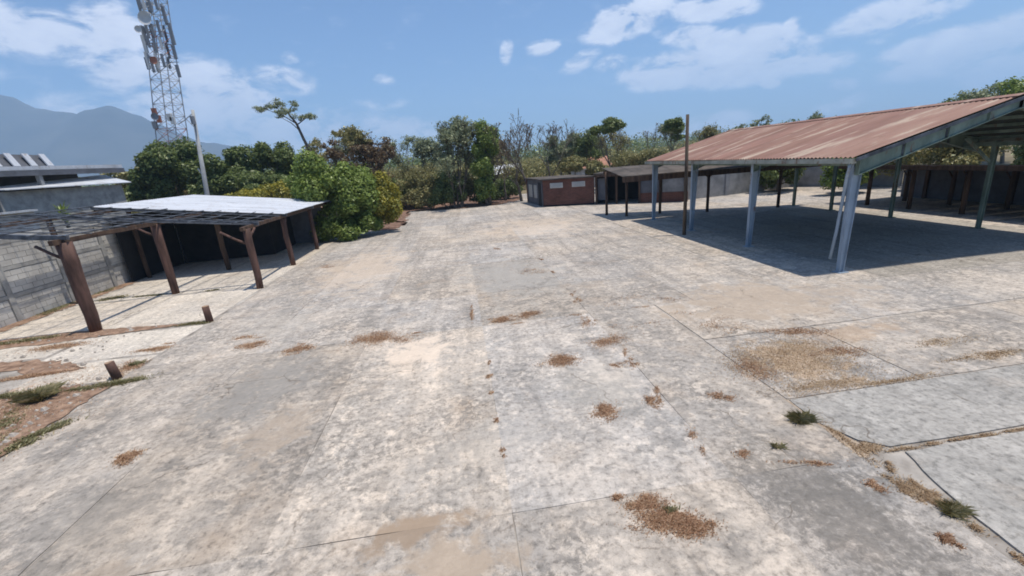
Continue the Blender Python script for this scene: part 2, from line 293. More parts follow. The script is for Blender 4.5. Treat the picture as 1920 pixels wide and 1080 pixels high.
# ------------------------------------------------------------------ mesh helpers
class MB:
    def __init__(s): s.v = []; s.f = []
    def face(s, pts):
        n = len(s.v); s.v += [tuple(p) for p in pts]; s.f.append(tuple(range(n, n+len(pts))))
    def hexa(s, p):                                  # 4 bottom + 4 top
        n = len(s.v); s.v += [tuple(q) for q in p]
        for f in ((0, 3, 2, 1), (4, 5, 6, 7), (0, 1, 5, 4), (1, 2, 6, 5), (2, 3, 7, 6), (3, 0, 4, 7)): s.f.append(tuple(n+i for i in f))
        return s
    def box(s, x0, x1, y0, y1, z0, z1):
        s.hexa([(x0, y0, z0), (x1, y0, z0), (x1, y1, z0), (x0, y1, z0), (x0, y0, z1), (x1, y0, z1), (x1, y1, z1), (x0, y1, z1)]); return s
    def beam(s, a, b, w, h=None, w2=None, h2=None, up=(0, 0, 1)):
        h = h or w; w2 = w2 or w; h2 = h2 or h
        a = Vector(a); b = Vector(b); d = (b-a).normalized(); u = Vector(up)
        if abs(d.dot(u)) > .97: u = Vector((0, 1, 0))
        r = d.cross(u).normalized(); u = r.cross(d).normalized()
        P = []
        for c, ww, hh in ((a, w, h), (b, w2, h2)):
            P += [c-r*ww/2-u*hh/2, c+r*ww/2-u*hh/2, c+r*ww/2+u*hh/2, c-r*ww/2+u*hh/2]
        s.hexa(P); return s
    def tube(s, pts, rad, n=7, cap=True):
        pts = [Vector(p) for p in pts]; base = len(s.v)
        if isinstance(rad, (int, float)): rad = [rad]*len(pts)
        for i, p in enumerate(pts):
            d = (pts[min(i+1, len(pts)-1)]-pts[max(i-1, 0)]).normalized()
            a = Vector((0, 1, 0)) if abs(d.y) < .8 else Vector((1, 0, 0))
            x = d.cross(a).normalized(); y = d.cross(x).normalized()
            for k in range(n):
                t = 2*math.pi*k/n; s.v.append(tuple(p+(x*math.cos(t)+y*math.sin(t))*rad[i]))
        for i in range(len(pts)-1):
            for k in range(n):
                q = base+i*n; s.f.append((q+k, q+(k+1) % n, q+n+(k+1) % n, q+n+k))
        if cap:
            s.f.append(tuple(base+k for k in range(n))[::-1]); q = base+(len(pts)-1)*n; s.f.append(tuple(q+k for k in range(n)))
        return s
    def build(s, name, m, parent=None, smooth=False):
        me = bpy.data.meshes.new(name); me.from_pydata(s.v, [], s.f); me.update()
        me.materials.append(M[m] if isinstance(m, str) else m)
        if smooth: me.polygons.foreach_set('use_smooth', [True]*len(me.polygons))
        o = bpy.data.objects.new(name, me); COL.objects.link(o)
        if parent: o.parent = parent; o.matrix_parent_inverse = Matrix.Translation(-Vector(parent.location)) if parent.rotation_euler.to_quaternion().angle < 1e-6 else parent.matrix_basis.inverted()
        return o
def tag(o, label=None, cat=None, group=None, kind=None):
    if label: o['label'] = label
    if cat: o['category'] = cat
    if group: o['group'] = group
    if kind: o['kind'] = kind
    return o
def empty(name, loc, label, cat, group=None):
    o = bpy.data.objects.new(name, None); COL.objects.link(o); o.location = loc; o.empty_display_size = .2
    return tag(o, label, cat, group)
def quads(name, C4, m, parent=None):                 # C4: (n,4,3)
    n = len(C4); me = bpy.data.meshes.new(name); me.vertices.add(n*4); me.loops.add(n*4); me.polygons.add(n)
    me.vertices.foreach_set('co', np.ascontiguousarray(C4, dtype=np.float32).ravel()); me.loops.foreach_set('vertex_index', np.arange(n*4, dtype=np.int32))
    me.polygons.foreach_set('loop_start', np.arange(0, n*4, 4, dtype=np.int32)); me.polygons.foreach_set('loop_total', np.full(n, 4, dtype=np.int32))
    me.update(calc_edges=True); me.materials.append(M[m])
    o = bpy.data.objects.new(name, me); COL.objects.link(o)
    if parent: o.parent = parent; o.matrix_parent_inverse = Matrix.Translation(-Vector(parent.location))
    return o

# ------------------------------------------------------------------ terrain, mountains
def terrain():
    mb = MB(); R = 6000
    mb.face([(-R, -300, -.06), (R, -300, -.06), (R, 5200, -.06), (-R, 5200, -.06)])
    tag(mb.build('terrain', 'terrain'), kind='structure')
    # mountain range, higher on the left
    xs = np.linspace(-5600, 4200, 260); ys = np.linspace(1700, 3500, 46)
    px = [-5600, -4200, -3200, -2600, -2250, -2100, -2000, -1917, -1830, -1725, -1620, -1524, -1424, -1300, -1160, -1000, -810, -500, 0, 1200, 4200]
    pz = [380, 470, 440, 500, 500, 487, 455, 418, 415, 425, 408, 367, 290, 235, 200, 165, 130, 60, 25, 30, 90]
    rr = np.random.default_rng(3)
    ph = rr.uniform(0, 6.28, (14, 3)); V = []
    for j, y in enumerate(ys):
        sc = y/2500
        for x in xs:
            h = np.interp(x/ max(.8, 1), px, pz)
            t = (y-1700)/(2500-1700)
            prof = (1-math.cos(min(1, t)*math.pi))/2 if t < 1 else max(0, 1-(t-1)*.9)
            r = 0
            for k in range(7):
                f = .0016*1.65**k; r += abs(math.sin(x*f+math.sin(y*f*.8+ph[k, 1])*1.5+ph[k, 0]))*(.62**k)
            z = h*prof*(1-.32*(1-prof)-.24*(r-1.0)*min(1, (1.06-prof)*2.2))
            z += h*.22*math.exp(-((t-.3)/.16)**2)*abs(math.sin(x*.0023+1.1))
            z += h*prof*(.035*math.sin(x*.011+math.sin(y*.004)*2)+.022*math.sin(x*.027+1.7)+.012*math.sin(x*.061+y*.01))
            V.append((x, y, max(-5, z-3)))
    nx = len(xs); F = [(j*nx+i, j*nx+i+1, (j+1)*nx+i+1, (j+1)*nx+i) for j in range(len(ys)-1) for i in range(nx-1)]
    mb = MB(); mb.v = V; mb.f = F
    tag(mb.build('mountains', 'mountain', smooth=True), kind='structure')
terrain()

# ------------------------------------------------------------------ yard of concrete slabs
def yard():
    mb = MB(); mb.face([(-16.2, -4, -.012), (32, -4, -.012), (32, 52, -.012), (-16.2, 52, -.012)])
    bed = tag(mb.build('yard', 'joint'), kind='structure')
    R = random.Random(5); R2 = random.Random(17)
    def edge(a, b, amp):
        n = max(3, int((Vector(b)-Vector(a)).length/.22)); out = []; d = (Vector(b)-Vector(a)); nr = Vector((-d.y, d.x)).normalized()
        w = R.uniform(0, 6)
        for i in range(n):
            t = i/n; p = Vector(a)+d*t
            o = amp*(.8*math.sin(t*9+w)+.3*R.uniform(-1, 1)); 
            if R.random() < .04: o += R.uniform(.5, 2)*amp
            out.append(p+nr*o*(0 if i == 0 else 1))
        return out
    def slab(x0, x1, y0, y1, m='concrete', gap=.004, amp=.004, dz=None, tone=None):
        x0 += gap; x1 -= gap; y0 += gap; y1 -= gap
        j = lambda: R.uniform(-.008, .008)
        c = [(x0+j(), y0+j()), (x1+j(), y0+j()), (x1+j(), y1+j()), (x0+j(), y1+j())]
        ring = []
        for k in range(4): ring += edge(c[k], c[(k+1) % 4], amp)
        z = R.uniform(-.0015, .0015) if dz is None else dz
        mb = MB(); n = len(ring)
        mb.v = [(p.x, p.y, -.0118) for p in ring]+[(p.x, p.y, z) for p in ring]
        mb.f = [tuple(range(n, 2*n))]+[(i, (i+1) % n, n+(i+1) % n, n+i) for i in range(n)]
        o = mb.build('slab', m, bed)
        t = tone if tone else R.uniform(.88, 1.06)
        w = R2.choice((.005, .02, .03, .045)); o.color = (t*(1.012+w), t, t*(.985-w*1.3), 1)
    xl = [-7.9, -5.35, -2.65, .2, 3.0, 5.9, 8.7]
    yl = [-4, .4, 4.15, 10.35, 13.2, 17.5, 21.7, 26, 30.5, 35, 40, 46]
    tones = {(2, 2): 1.14, (3, 2): 1.12, (2, 1): 1.04, (3, 1): 1.0, (1, 2): .9, (0, 2): .93, (4, 2): .98, (3, 3): .92, (3, 4): .90, (2, 3): 1.03, (2, 4): 1.0, (1, 3): 1.04, (1, 4): 1.05, (4, 3): .94, (4, 4): .93}
    for i in range(len(xl)-1):
        for k in range(len(yl)-1):
            if i >= 4 and yl[k+1] < 10.4: continue
            g = .0015 if abs(xl[i]-.2) > .1 or yl[k] > 12 else .003
            t = tones.get((i, k), R.uniform(.95, 1.08))
            sx = -.1*max(0, (yl[k]-12)/8)
            slab(xl[i]+sx, xl[i+1]+sx, yl[k], yl[k+1], gap=g, tone=t, amp=.006 if k in (1, 2) else .004)
    # right foreground: two smoother, slightly raised slabs and the broken ground round them
    slab(3.0, 4.78, -4, .4, tone=.95); slab(3.0, 4.78, .4, 4.15, tone=.9); slab(3.0, 4.78, 4.15, 10.35, tone=.98)
    def poly(c, m, z, t):
        ring = []
        for k in range(len(c)): ring += edge(c[k], c[(k+1) % len(c)], .009)
        mb = MB(); n = len(ring); mb.v = [(p.x, p.y, -.0118) for p in ring]+[(p.x, p.y, z) for p in ring]
        mb.f = [tuple(range(n, 2*n))]+[(i, (i+1) % n, n+(i+1) % n, n+i) for i in range(n)]; o = mb.build('slab', m, bed); o.color = (t*1.01, t, t*.985, 1)
    poly([(4.80, 5.5), (4.76, 4.9), (4.95, 4.42), (5.22, 4.22), (9.28, 4.22), (9.28, 5.52)], 'new_concrete', .012, 1.02)
    poly([(5.3, 4.10), (5.12, 3.6), (5.0, 3.1), (4.93, 2.5), (4.95, 1.2), (9.28, 1.2), (9.28, 4.12)], 'new_concrete', .012, 1.06)
    slab(4.8, 7.23, 5.54, 7.96, tone=1.0)
    slab(9.3, 13.6, 4.2, 5.5, 'new_concrete', .02, .012, .01, .98); slab(9.3, 13.6, 1.2, 4.1, 'new_concrete', .01, .012, .011, 1.0)
    slab(4.82, 9.3, -4, 1.15, 'new_concrete', .02, .012, .02, .98); slab(9.3, 13.6, -4, 1.15, 'new_concrete', .02, .012, .02, .98)
    slab(13.6, 18, -4, 5.5, 'new_concrete', .02, .012, .02, .98)
    slab(7.25, 11.4, 5.56, 7.95, tone=1.0); slab(4.82, 8.7, 7.98, 10.35, tone=1.0); slab(8.7, 14, 8.0, 10.35, tone=1.02); slab(11.4, 18, 5.56, 7.95, tone=1.02); slab(14, 20, 8.0, 10.35, tone=1.02)
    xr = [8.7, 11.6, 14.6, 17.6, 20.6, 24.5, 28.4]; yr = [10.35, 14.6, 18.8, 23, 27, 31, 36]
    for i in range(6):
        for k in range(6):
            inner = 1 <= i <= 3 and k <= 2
            slab(xr[i], xr[i+1], yr[k], yr[k+1], 'new_concrete' if inner else 'concrete', tone=R.uniform(.92, 1.0) if inner else R.uniform(1.0, 1.12), gap=.004)  # unbleached slabs under the hall, also toned darker to deepen its shade
    for k in range(4): slab(18+k*0+2*(k > 1)*1.0*0+ (0 if k < 2 else 5), 23+(0 if k < 2 else 5), -4+(k % 2)*6.8, 2.8+(k % 2)*7.5, tone=1.05)
    slab(20, 28.4, 8.0, 10.35, tone=1.05) if False else None
    # left strip under and before the timber shed: lighter slabs
    for (x0, x1, y0, y1, t) in [(-15.6, -11.4, 13.75, 17.6, 1.03), (-11.4, -8.02, 13.75, 17.6, 1.08), (-15.6, -11.4, 17.7, 21.7, 1.0), (-11.4, -8.02, 17.7, 21.7, 1.0),
                                (-15.6, -11.4, 21.7, 25.6, .9), (-11.4, -8.02, 21.7, 25.6, .9), (-15.6, -11.4, 25.6, 29.6, .9), (-11.4, -8.02, 25.6, 29.6, .9),
                                (-11.2, -8.0, 11.2, 13.3, 1.06), (-15.6, -11.3, 11.9, 13.25, 1.05), (-10.4, -8.0, 9.75, 11.15, 1.02)]:
        slab(x0, x1, y0, y1, 'pale_concrete', .03, .03, -.006, t)
    slab(-15.6, -11.6, 8.6, 11.2, 'pale_concrete', .05, .08, -.012, .98)
    # soil around: broken ground
    def patch(name, pts, z, m, amp=.12):
        ring = []; P = [Vector(p) for p in pts]
        for a, b in zip(P, P[1:]+P[:1]):
            n = max(2, int((b-a).length/.15))
            for q in range(n): ring.append(a+(b-a)*q/n+Vector((R.uniform(-amp, amp), R.uniform(-amp, amp))))
        mb = MB(); mb.face([(p.x, p.y, z) for p in ring]); return tag(mb.build(name, m), kind='structure')
    patch('soil', [(-15.9, 4), (-8.0, 4), (-7.95, 6.8), (-7.98, 9.55), (-9.0, 9.75), (-10.6, 9.3), (-12, 8.4), (-16, 8.2)], .008, 'soil', .05)
    patch('soil', [(-16, 11.3), (-13.2, 11.35), (-11.5, 11.15), (-10.2, 10.6), (-9.4, 10.75), (-10.6, 11.5), (-12, 11.9), (-16, 12.1)], .005, 'soil', .09)
    patch('soil', [(-16, 13.2), (-12.4, 13.1), (-10, 13.35), (-8.1, 13.5), (-9.8, 13.75), (-12.2, 14.05), (-16, 13.95)], .006, 'soil', .06)
    patch('soil', [(-15.7, 13.9), (-15.15, 13.9), (-15.1, 21.2), (-15.7, 21.2)], .007, 'soil', .1)
    patch('sandy_ground', [(4.79, 4.1), (4.93, 4.3), (4.77, 4.95), (4.80, 5.5), (4.76, 5.6), (4.73, 4.6), (4.7, 4.15)], .002, 'sandy', .01)
    patch('leaf_litter', [(-9, 33), (-4.6, 30.5), (-4.4, 34), (-5, 43), (0, 41.2), (3.4, 41.4), (6.2, 44.5), (8, 62), (-30, 62), (-16, 30), (-10, 29.5)], .01, 'litter', .3)
    # scattered rubble on the soil
    mb = MB()
    for _ in range(520):
        q = R.random()
        x, y = (R.uniform(-13.5, -8.05), R.uniform(6.2, 10.0)) if q < .75 else (R.uniform(-15.5, -9.5), R.uniform(10.7, 13.9))
        s = R.uniform(.01, .035)*(1 if R.random() < .93 else 1.8); z = .008
        a = [(x+R.uniform(-s, s)*.3-s, y-s*R.uniform(.5, 1), z), (x+s, y-s*R.uniform(.5, 1), z), (x+s*R.uniform(.6, 1), y+s, z), (x-s*R.uniform(.6, 1), y+s, z)]
        b = [(px*.5+x*.5, py*.5+y*.5, z+s*R.uniform(.6, 1.2)) for px, py, pz in a]; mb.hexa(a+b)
    tag(mb.build('rubble', 'stone'), label='small pale stones scattered over the red soil at the left edge', kind='stuff')
yard()

# ------------------------------------------------------------------ weeds
def blades(spots, m, name, label, hgt=.05, seed=1, dens=1.0, wid=.008, grow=False):
    """spots: (x, y, rx, ry, rot, n)"""
    r = np.random.default_rng(seed); out = []
    for (x, y, rx, ry, rot, n, *hh) in spots:
        if grow and max(rx, ry) < .45 and (x, y) != spots[0][:2]: rx *= 1.3; ry *= 1.3; n *= 1.7
        n = int(n*dens); hg = hh[0] if hh else hgt
        K = max(3, n//90); ck = r.normal(0, .5, (K, 2)); w = r.integers(0, K, n)
        p = ck[w]+r.normal(0, .22, (n, 2))*(1+1.6*(r.random((n, 1)) > .8)); p[:, 0] *= rx; p[:, 1] *= ry
        c, s = math.cos(rot), math.sin(rot); q = np.stack([x+p[:, 0]*c-p[:, 1]*s, y+p[:, 0]*s+p[:, 1]*c], 1)
        a = r.uniform(0, 6.28, n); h = hg*r.uniform(.35, 1.3, n); ln = r.uniform(.5, 2.2, n)*h
        b0 = np.stack([q[:, 0], q[:, 1], np.full(n, -.005)], 1); d = np.stack([np.cos(a), np.sin(a), np.zeros(n)], 1)
        sd = np.stack([-np.sin(a), np.cos(a), np.zeros(n)], 1)*wid*r.uniform(.6, 1.8, n)[:, None]
        mid = b0+d*(ln*.4)[:, None]+np.array([0, 0, 1])*(h*.7)[:, None]; tip = b0+d*ln[:, None]+np.array([0, 0, 1])*h[:, None]
        out.append(np.stack([b0-sd, b0+sd, mid+sd, tip], 1))
    return quads(name, np.concatenate(out), m)
def gp(u, v): p = G(u, v); return p[0], p[1]
rusty_spots = [(*gp(1250, 975), .27, .16, -.3, 3200), (*gp(1215, 945), .13, .08, 0, 900), (*gp(1300, 990), .13, .10, 0, 900), (*gp(1160, 932), .05, .03, 0, 160), (*gp(1140, 772), .16, .14, .2, 900), (*gp(1225, 755), .08, .12, 0, 350), (*gp(1048, 676), .24, .16, .1, 1400),
               (*gp(940, 600), .22, .14, 0, 900), (*gp(988, 590), .22, .13, .1, 800), (*gp(1140, 640), .32, .22, 0, 900), (*gp(700, 634), .34, .26, 0, 1900), (*gp(745, 636), .3, .2, 0, 380), (*gp(558, 656), .22, .16, 0, 900),
               (*gp(470, 648), .26, .16, 0, 900), (*gp(455, 634), .3, .12, 0, 300), (*gp(240, 856), .11, .11, 0, 900), (*gp(885, 588), .05, .35, 0, 260), (*gp(1100, 605), .14, .5, -.1, 360), (*gp(916, 706), .05, .05, 0, 140), (*gp(922, 738), .02, .05, 0, 60),
               (*gp(930, 467), .2, .5, 0, 260), (*gp(1000, 507), .3, .3, 0, 330), (*gp(617, 499), .35, .3, 0, 260), (*gp(1488, 622), .4, .14, -.3, 900), (*gp(1410, 690), .22, .3, 0, 900), (*gp(1580, 660), .3, .12, 0, 500), (*gp(1165, 683), .14, .1, 0, 160),
               (*gp(1350, 745), .14, .1, 0, 260), (*gp(1640, 910), .06, .05, 0, 200), (*gp(1780, 1015), .05, .06, 0, 220), (*gp(1530, 870), .2, .05, -.3, 160), (*gp(1400, 850), .12, .06, -.2, 120), (*gp(285, 655), .35, .12, 0, 700), (*gp(60, 705), .8, .12, .1, 2200), (*gp(110, 650), .8, .2, 0, 1800), (*gp(240, 690), .25, .3, .5, 600),
               (*gp(1340, 610), .4, .3, 0, 300), (*gp(1230, 560), .5, .3, 0, 200), (-9.3, 8.3, 1.2, 1.6, 0, 6500), (-8.8, 7.2, .7, 1.0, 0, 2200), (-11.5, 8.2, 1.6, 1.2, 0, 2000), (-12.5, 13.6, 1.8, .22, 0, 1500)] + [(.2+random.uniform(-.03, .03), y_, .03, .09, 0, 50) for y_ in (5.3, 6.1, 8.2)] + [(3.0+random.uniform(-.12, .12), y_, random.uniform(.04, .1), random.uniform(.1, .3), random.uniform(-.4, .4), random.randint(50, 150)) for y_ in (4.9, 6.2, 7.4, 7.9, 9.6, 11.5, 12.1, 14.8, 17)] + [(x_, 10.35+random.uniform(-.1, .1), .2, .06, .1, 60) for x_ in (-1.4, 1.1, 2.6, 4.4)] + [(3.9, 9.2, .5, .3, 0, 160), (4.4, 11.0, .6, .4, 0, 160), (5.2, 9.4, .5, .3, 0, 140)]
tan_spots = [(5.9, 6.6, 1.0, .8, .1, 5200), (5.2, 6.9, .5, .5, 0, 1500), (6.4, 7.2, .6, .4, 0, 1500), (5.6, 5.75, .7, .16, 0, 1500), (6.6, 5.62, .8, .07, 0, 900), (*gp(1850, 665), .6, .12, 0, 900), (*gp(1780, 640), .8, .2, 0, 500), (*gp(1700, 915), .1, .16, .3, 700), (*gp(1740, 930), .12, .12, 0, 600),
             (4.83, 4.7, .06, .5, -.12, 900), (5.0, 4.3, .22, .1, 0, 700)] + [(5.3+k*.42, 4.155, .2, .022, 0, 190) for k in range(20)] + [(4.9, 3.9-k*.25, .07, .1, 0, 130) for k in range(8)]
green_spots = [(-9.1, 8.3, .4, .6, .3, 900), (*gp(70, 815), .1, .35, -.7, 900), (*gp(40, 835), .12, .3, -.6, 500), (*gp(200, 722), .55, .12, .1, 1200), (*gp(235, 715), .3, .12, .1, 600), (*gp(362, 607), .4, .1, 0, 1000), (*gp(110, 578), .25, .7, 0, 900), (*gp(90, 583), .3, .6, 0, 700),
               (*gp(210, 560), .5, .25, .0, 700), (*gp(190, 548), .25, .7, 0, 600), (*gp(60, 637), .8, .12, 0, 900), (*gp(10, 645), .6, .12, 0, 600), (*gp(255, 682), .2, .12, 0, 300), (*gp(400, 545), .2, .1, 0, 200), (*gp(1458, 838), .035, .025, 0, 150), (*gp(280, 555), .6, .12, 0, 300), (-9.9, 9.6, .5, .14, .1, 700), (*gp(1250, 958), .07, .03, 0, 60)]
tag(blades(rusty_spots, 'dry_grass', 'dry_weeds', '', .022, 1, 1.7, .0036, True), label='low rusty brown dried weeds in mats on the concrete', kind='stuff')
tag(blades(tan_spots, 'tan_grass', 'dry_grass', '', .02, 2, 2.2, .0034), label='tan dry grass in the slab joints and beside the smooth slabs', kind='stuff')
tag(blades(green_spots, 'green_grass', 'green_weeds', '', .045, 3, 1.3, .005), label='short green weeds along the wall foot and in the joints', kind='stuff')
def tuft(u, v, rx, ry, n, h, m, name, label, cat, seed):
    x, y = gp(u, v); o = blades([(x, y, rx, ry, 0, n)], m, name, label, h, seed, wid=.0035); tag(o, label, cat); return o
tuft(1503, 790, .075, .035, 1100, .085, 'green_grass', 'grass_tuft', 'dark green grass tuft at the pointed corner of the upper smooth slab', 'grass tuft', 21)
tuft(1785, 958, .08, .05, 1200, .055, 'green_grass', 'grass_tuft', 'low green grass tuft beside the lower smooth slab near the bottom right corner', 'grass tuft', 22)

x_, y_ = gp(75, 748)
_t = blades([(x_, y_, .10, .09, 0, 2600, .16)], 'green_grass', 'weed_clump', '', .16, 31, wid=.012); tag(_t, 'bright green leafy weed growing on the rubbly soil at the left edge', 'weed')
# ------------------------------------------------------------------ trees
def leaves(clumps, n, size, seed=0, flat=1.0, shell=.55):
    r = np.random.default_rng(seed); C = np.array(clumps, float); vol = (C[:, 3]*C[:, 4]*C[:, 5])**(.72); w = r.choice(len(C), n, p=vol/vol.sum())
    d = r.normal(size=(n, 3)); d /= np.linalg.norm(d, axis=1)[:, None]
    rad = shell+(1.03-shell)*r.random(n)**.6; rad *= 1+.10*r.normal(size=n)
    c = C[w]; p = c[:, :3]+d*rad[:, None]*c[:, 3:6]
    nn = d*.8+r.normal(0, .55, (n, 3))+np.array([0, 0, .35]); nn /= np.linalg.norm(nn, axis=1)[:, None]
    a = np.cross(nn, r.normal(size=(n, 3))); a /= np.linalg.norm(a, axis=1)[:, None]; b = np.cross(nn, a)
    s = size*r.uniform(.55, 1.45, n); a *= s[:, None]; b *= (s*r.uniform(.35, .7, n))[:, None]
    return np.stack([p-a, p+b*.9, p+a, p-b*.9], 1)
def crown_clumps(c, rad, k, fr, R, low=-.7):
    out = []
    for i in range(k):
        while True:
            d = Vector((R.gauss(0, 1), R.gauss(0, 1), R.gauss(0, 1))).normalized()
            if d.z > low: break
        q = R.uniform(.35, .86); s = R.uniform(.65, 1.35)*fr
        out.append((c[0]+d.x*rad[0]*q, c[1]+d.y*rad[1]*q, c[2]+d.z*rad[2]*q, rad[0]*s, rad[1]*s, rad[2]*s*1.0))
    return out
def limb(mb, p, d, ln, r, depth, R, tips, spread=.55, up=.25, seg=3, n=6, shrink=.72):
    pts = [p]; rad = [r]; q = Vector(p); dd = Vector(d)
    for i in range(seg):
        dd = (dd+Vector((R.gauss(0, .13), R.gauss(0, .13), R.gauss(0, .08)+up*.12))).normalized(); q = q+dd*ln/seg; pts.append(q.copy()); rad.append(max(.02, r*(1-(i+1)/seg*.4)))
    mb.tube(pts, rad, n if depth > 1 else 4, cap=False)
    if depth == 0: tips.append(q); return
    tips.append(q)
    for k in range(R.choice((2, 3, 3))):
        s = Vector((R.gauss(0, 1), R.gauss(0, 1), R.gauss(0, .6))).normalized(); nd = (dd+s*spread+Vector((0, 0, up))).normalized()
        st = pts[-1] if k < 2 else pts[-2]
        limb(mb, st, nd, ln*R.uniform(.6, .85), rad[-1]*.75, depth-1, R, tips, spread, up, seg, n, shrink)
def dense_tree(name, base, crowns, leafm, nleaf, size, label, cat, seed, trunk=.18, group=None, k=16, fr=.34, shell=.5, bark='bark', lean=(0, 0)):
    """crowns: list of (dx, dy, z, rx, ry, rz)"""
    R = random.Random(seed); t = empty(name, (base[0], base[1], 0), label, cat, group); mb = MB(); cl = []
    for (dx, dy, z, rx, ry, rz) in crowns:
        c = (base[0]+dx, base[1]+dy, z); cl += crown_clumps(c, (rx, ry, rz), k, fr, R)
        top = Vector((c[0], c[1], z-rz*.2)); b = Vector((base[0]+dx*.15, base[1]+dy*.15, -.1))
        m1 = b.lerp(top, .4)+Vector((R.gauss(0, .1), R.gauss(0, .1), 0))
        mb.tube([b, m1, top], [trunk, trunk*.75, trunk*.4], 8)
        for q in range(6):
            d = Vector((R.gauss(0, 1), R.gauss(0, 1), R.uniform(.1, .9))).normalized(); st = b.lerp(top, R.uniform(.45, .95))
            mb.tube([st, st+Vector((d.x*rx*.4, d.y*ry*.4, d.z*rz*.3)), st+Vector((d.x*rx*.7, d.y*ry*.7, d.z*rz*.7))], [trunk*.4, trunk*.25, trunk*.1], 5)
    mb.build('trunk', bark, t, True)
    quads('crown', leaves(cl, nleaf, size, seed, shell=shell), leafm, t); return t, cl
def open_tree(name, base, h, leafm, nleaf, size, label, cat, seed, r=.14, depth=4, lean=(0, 0, 1), spread=.55, up=.25, tuftr=.35, group=None, bark='bark', l0=.35, stems=1, topfrac=1.0):
    R = random.Random(seed); t = empty(name, (base[0], base[1], 0), label, cat, group); mb = MB(); tips = []
    for s in range(stems):
        d = Vector(lean)+Vector((R.gauss(0, .12), R.gauss(0, .12), 0))*(1 if stems > 1 else .2)
        limb(mb, Vector((base[0]+(s-(stems-1)/2)*.25, base[1], -.05)), d.normalized(), h*l0, r, depth, R, tips, spread, up)
    # normalise height
    zt = max(p.z for p in tips); f = h/zt
    bx, by = base
    mb.v = [(bx+(x-bx)*f, by+(y-by)*f, z*f) for x, y, z in mb.v]
    tips = [Vector((bx+(p.x-bx)*f, by+(p.y-by)*f, p.z*f)) for p in tips]
    mb.build('trunk', bark, t, True)
    if nleaf:
        T = sorted(tips, key=lambda p: -p.z)[:max(3, int(len(tips)*topfrac))]
        cl = [(p.x+R.gauss(0, .1), p.y, p.z, tuftr*R.uniform(.5, 1.4), tuftr*R.uniform(.5, 1.4), tuftr*R.uniform(.35, .9)) for p in T]
        quads('crown', leaves(cl, nleaf, size, seed, shell=.1), leafm, t)
    return t
def A(u, v, y): r = ray(u, v); q = r*(y/r[1]); return q[0], q[2]+CH      # x, z on the plane at depth y
# large bush by the white shed roof
t, _ = dense_tree('large_bush', (-7.4, 28.6), [(-.7, .2, 3.2, 2.2, 1.9, 2.2), (.9, .8, 2.5, 1.9, 1.8, 2.1), (.1, .1, 1.2, 2.0, 1.6, 1.5), (-1.6, 1.2, 3.3, 1.7, 1.5, 1.5), (1.1, .6, .9, 1.5, 1.2, 1.1)],
                  'leaf_bright', 52000, .10, 'large round bright green bush at the far end of the white roofed shed', 'bush', 31, .12, k=18, fr=.30)
cl = crown_clumps((-5.35, 29.9, 2.15), (1.45, 1.2, 1.9), 18, .34, random.Random(4))
quads('yellow_foliage', leaves(cl, 15000, .09, 77), 'leaf_yellow', t)['label'] = 'yellow flowering right side of the bush'
# big dark trees behind the shed
dense_tree('dense_tree', (-26.0, 45), [(-.2, 0, 5.6, 3.3, 3.0, 3.0), (-1.6, -.5, 3.6, 2.4, 2.2, 2.6)], 'leaf_dark', 34000, .15, 'tall dense dark green tree in front of the lattice tower foot', 'tree', 41, .3, k=22, fr=.3)
dense_tree('dense_tree', (-20.6, 44), [(0, 0, 4.6, 2.9, 2.6, 2.6), (1.2, 0, 3.0, 2.6, 2.4, 2.2), (-2, 0, 3.0, 2.2, 2.0, 2.0)], 'leaf_dark', 30000, .15, 'round dark green tree directly right of the leaning grey utility pole', 'tree', 42, .26, k=20, fr=.3)
dense_tree('spreading_tree', (-33, 52), [(0, 0, 5.0, 3.6, 2.5, 1.7), (2, 0, 4.2, 2.4, 2.0, 2.2)], 'leaf_olive', 14000, .16, 'light olive tree between the factory roof and the dark trees', 'tree', 43, .2)
dense_tree('round_tree', (-17.2, 46), [(0, 0, 5.6, 2.0, 1.8, 2.0), (.2, 0, 3.5, 1.8, 1.6, 1.6)], 'leaf_dark', 14000, .13, 'small rounded dark tree below the flat topped leaning tree', 'tree', 44, .2)
dense_tree('low_bush', (-15.2, 37.5), [(0, 0, 2.6, 2.5, 1.6, 1.5), (2.3, .4, 2.3, 1.8, 1.4, 1.3), (-2.2, 1, 2.4, 1.6, 1.4, 1.1)], 'leaf_yellow', 12000, .11, 'low yellow green bush just above the white shed roof', 'bush', 45, .1)
dense_tree('wide_bush', (-19.8, 41), [(3, 0, 3.6, 2.4, 1.6, 1.2), (5.5, 1, 3.4, 2.0, 1.6, 1.2)], 'leaf_mid', 12000, .12, 'mid green hedge like bush behind the yellow green bush', 'bush', 46, .1)
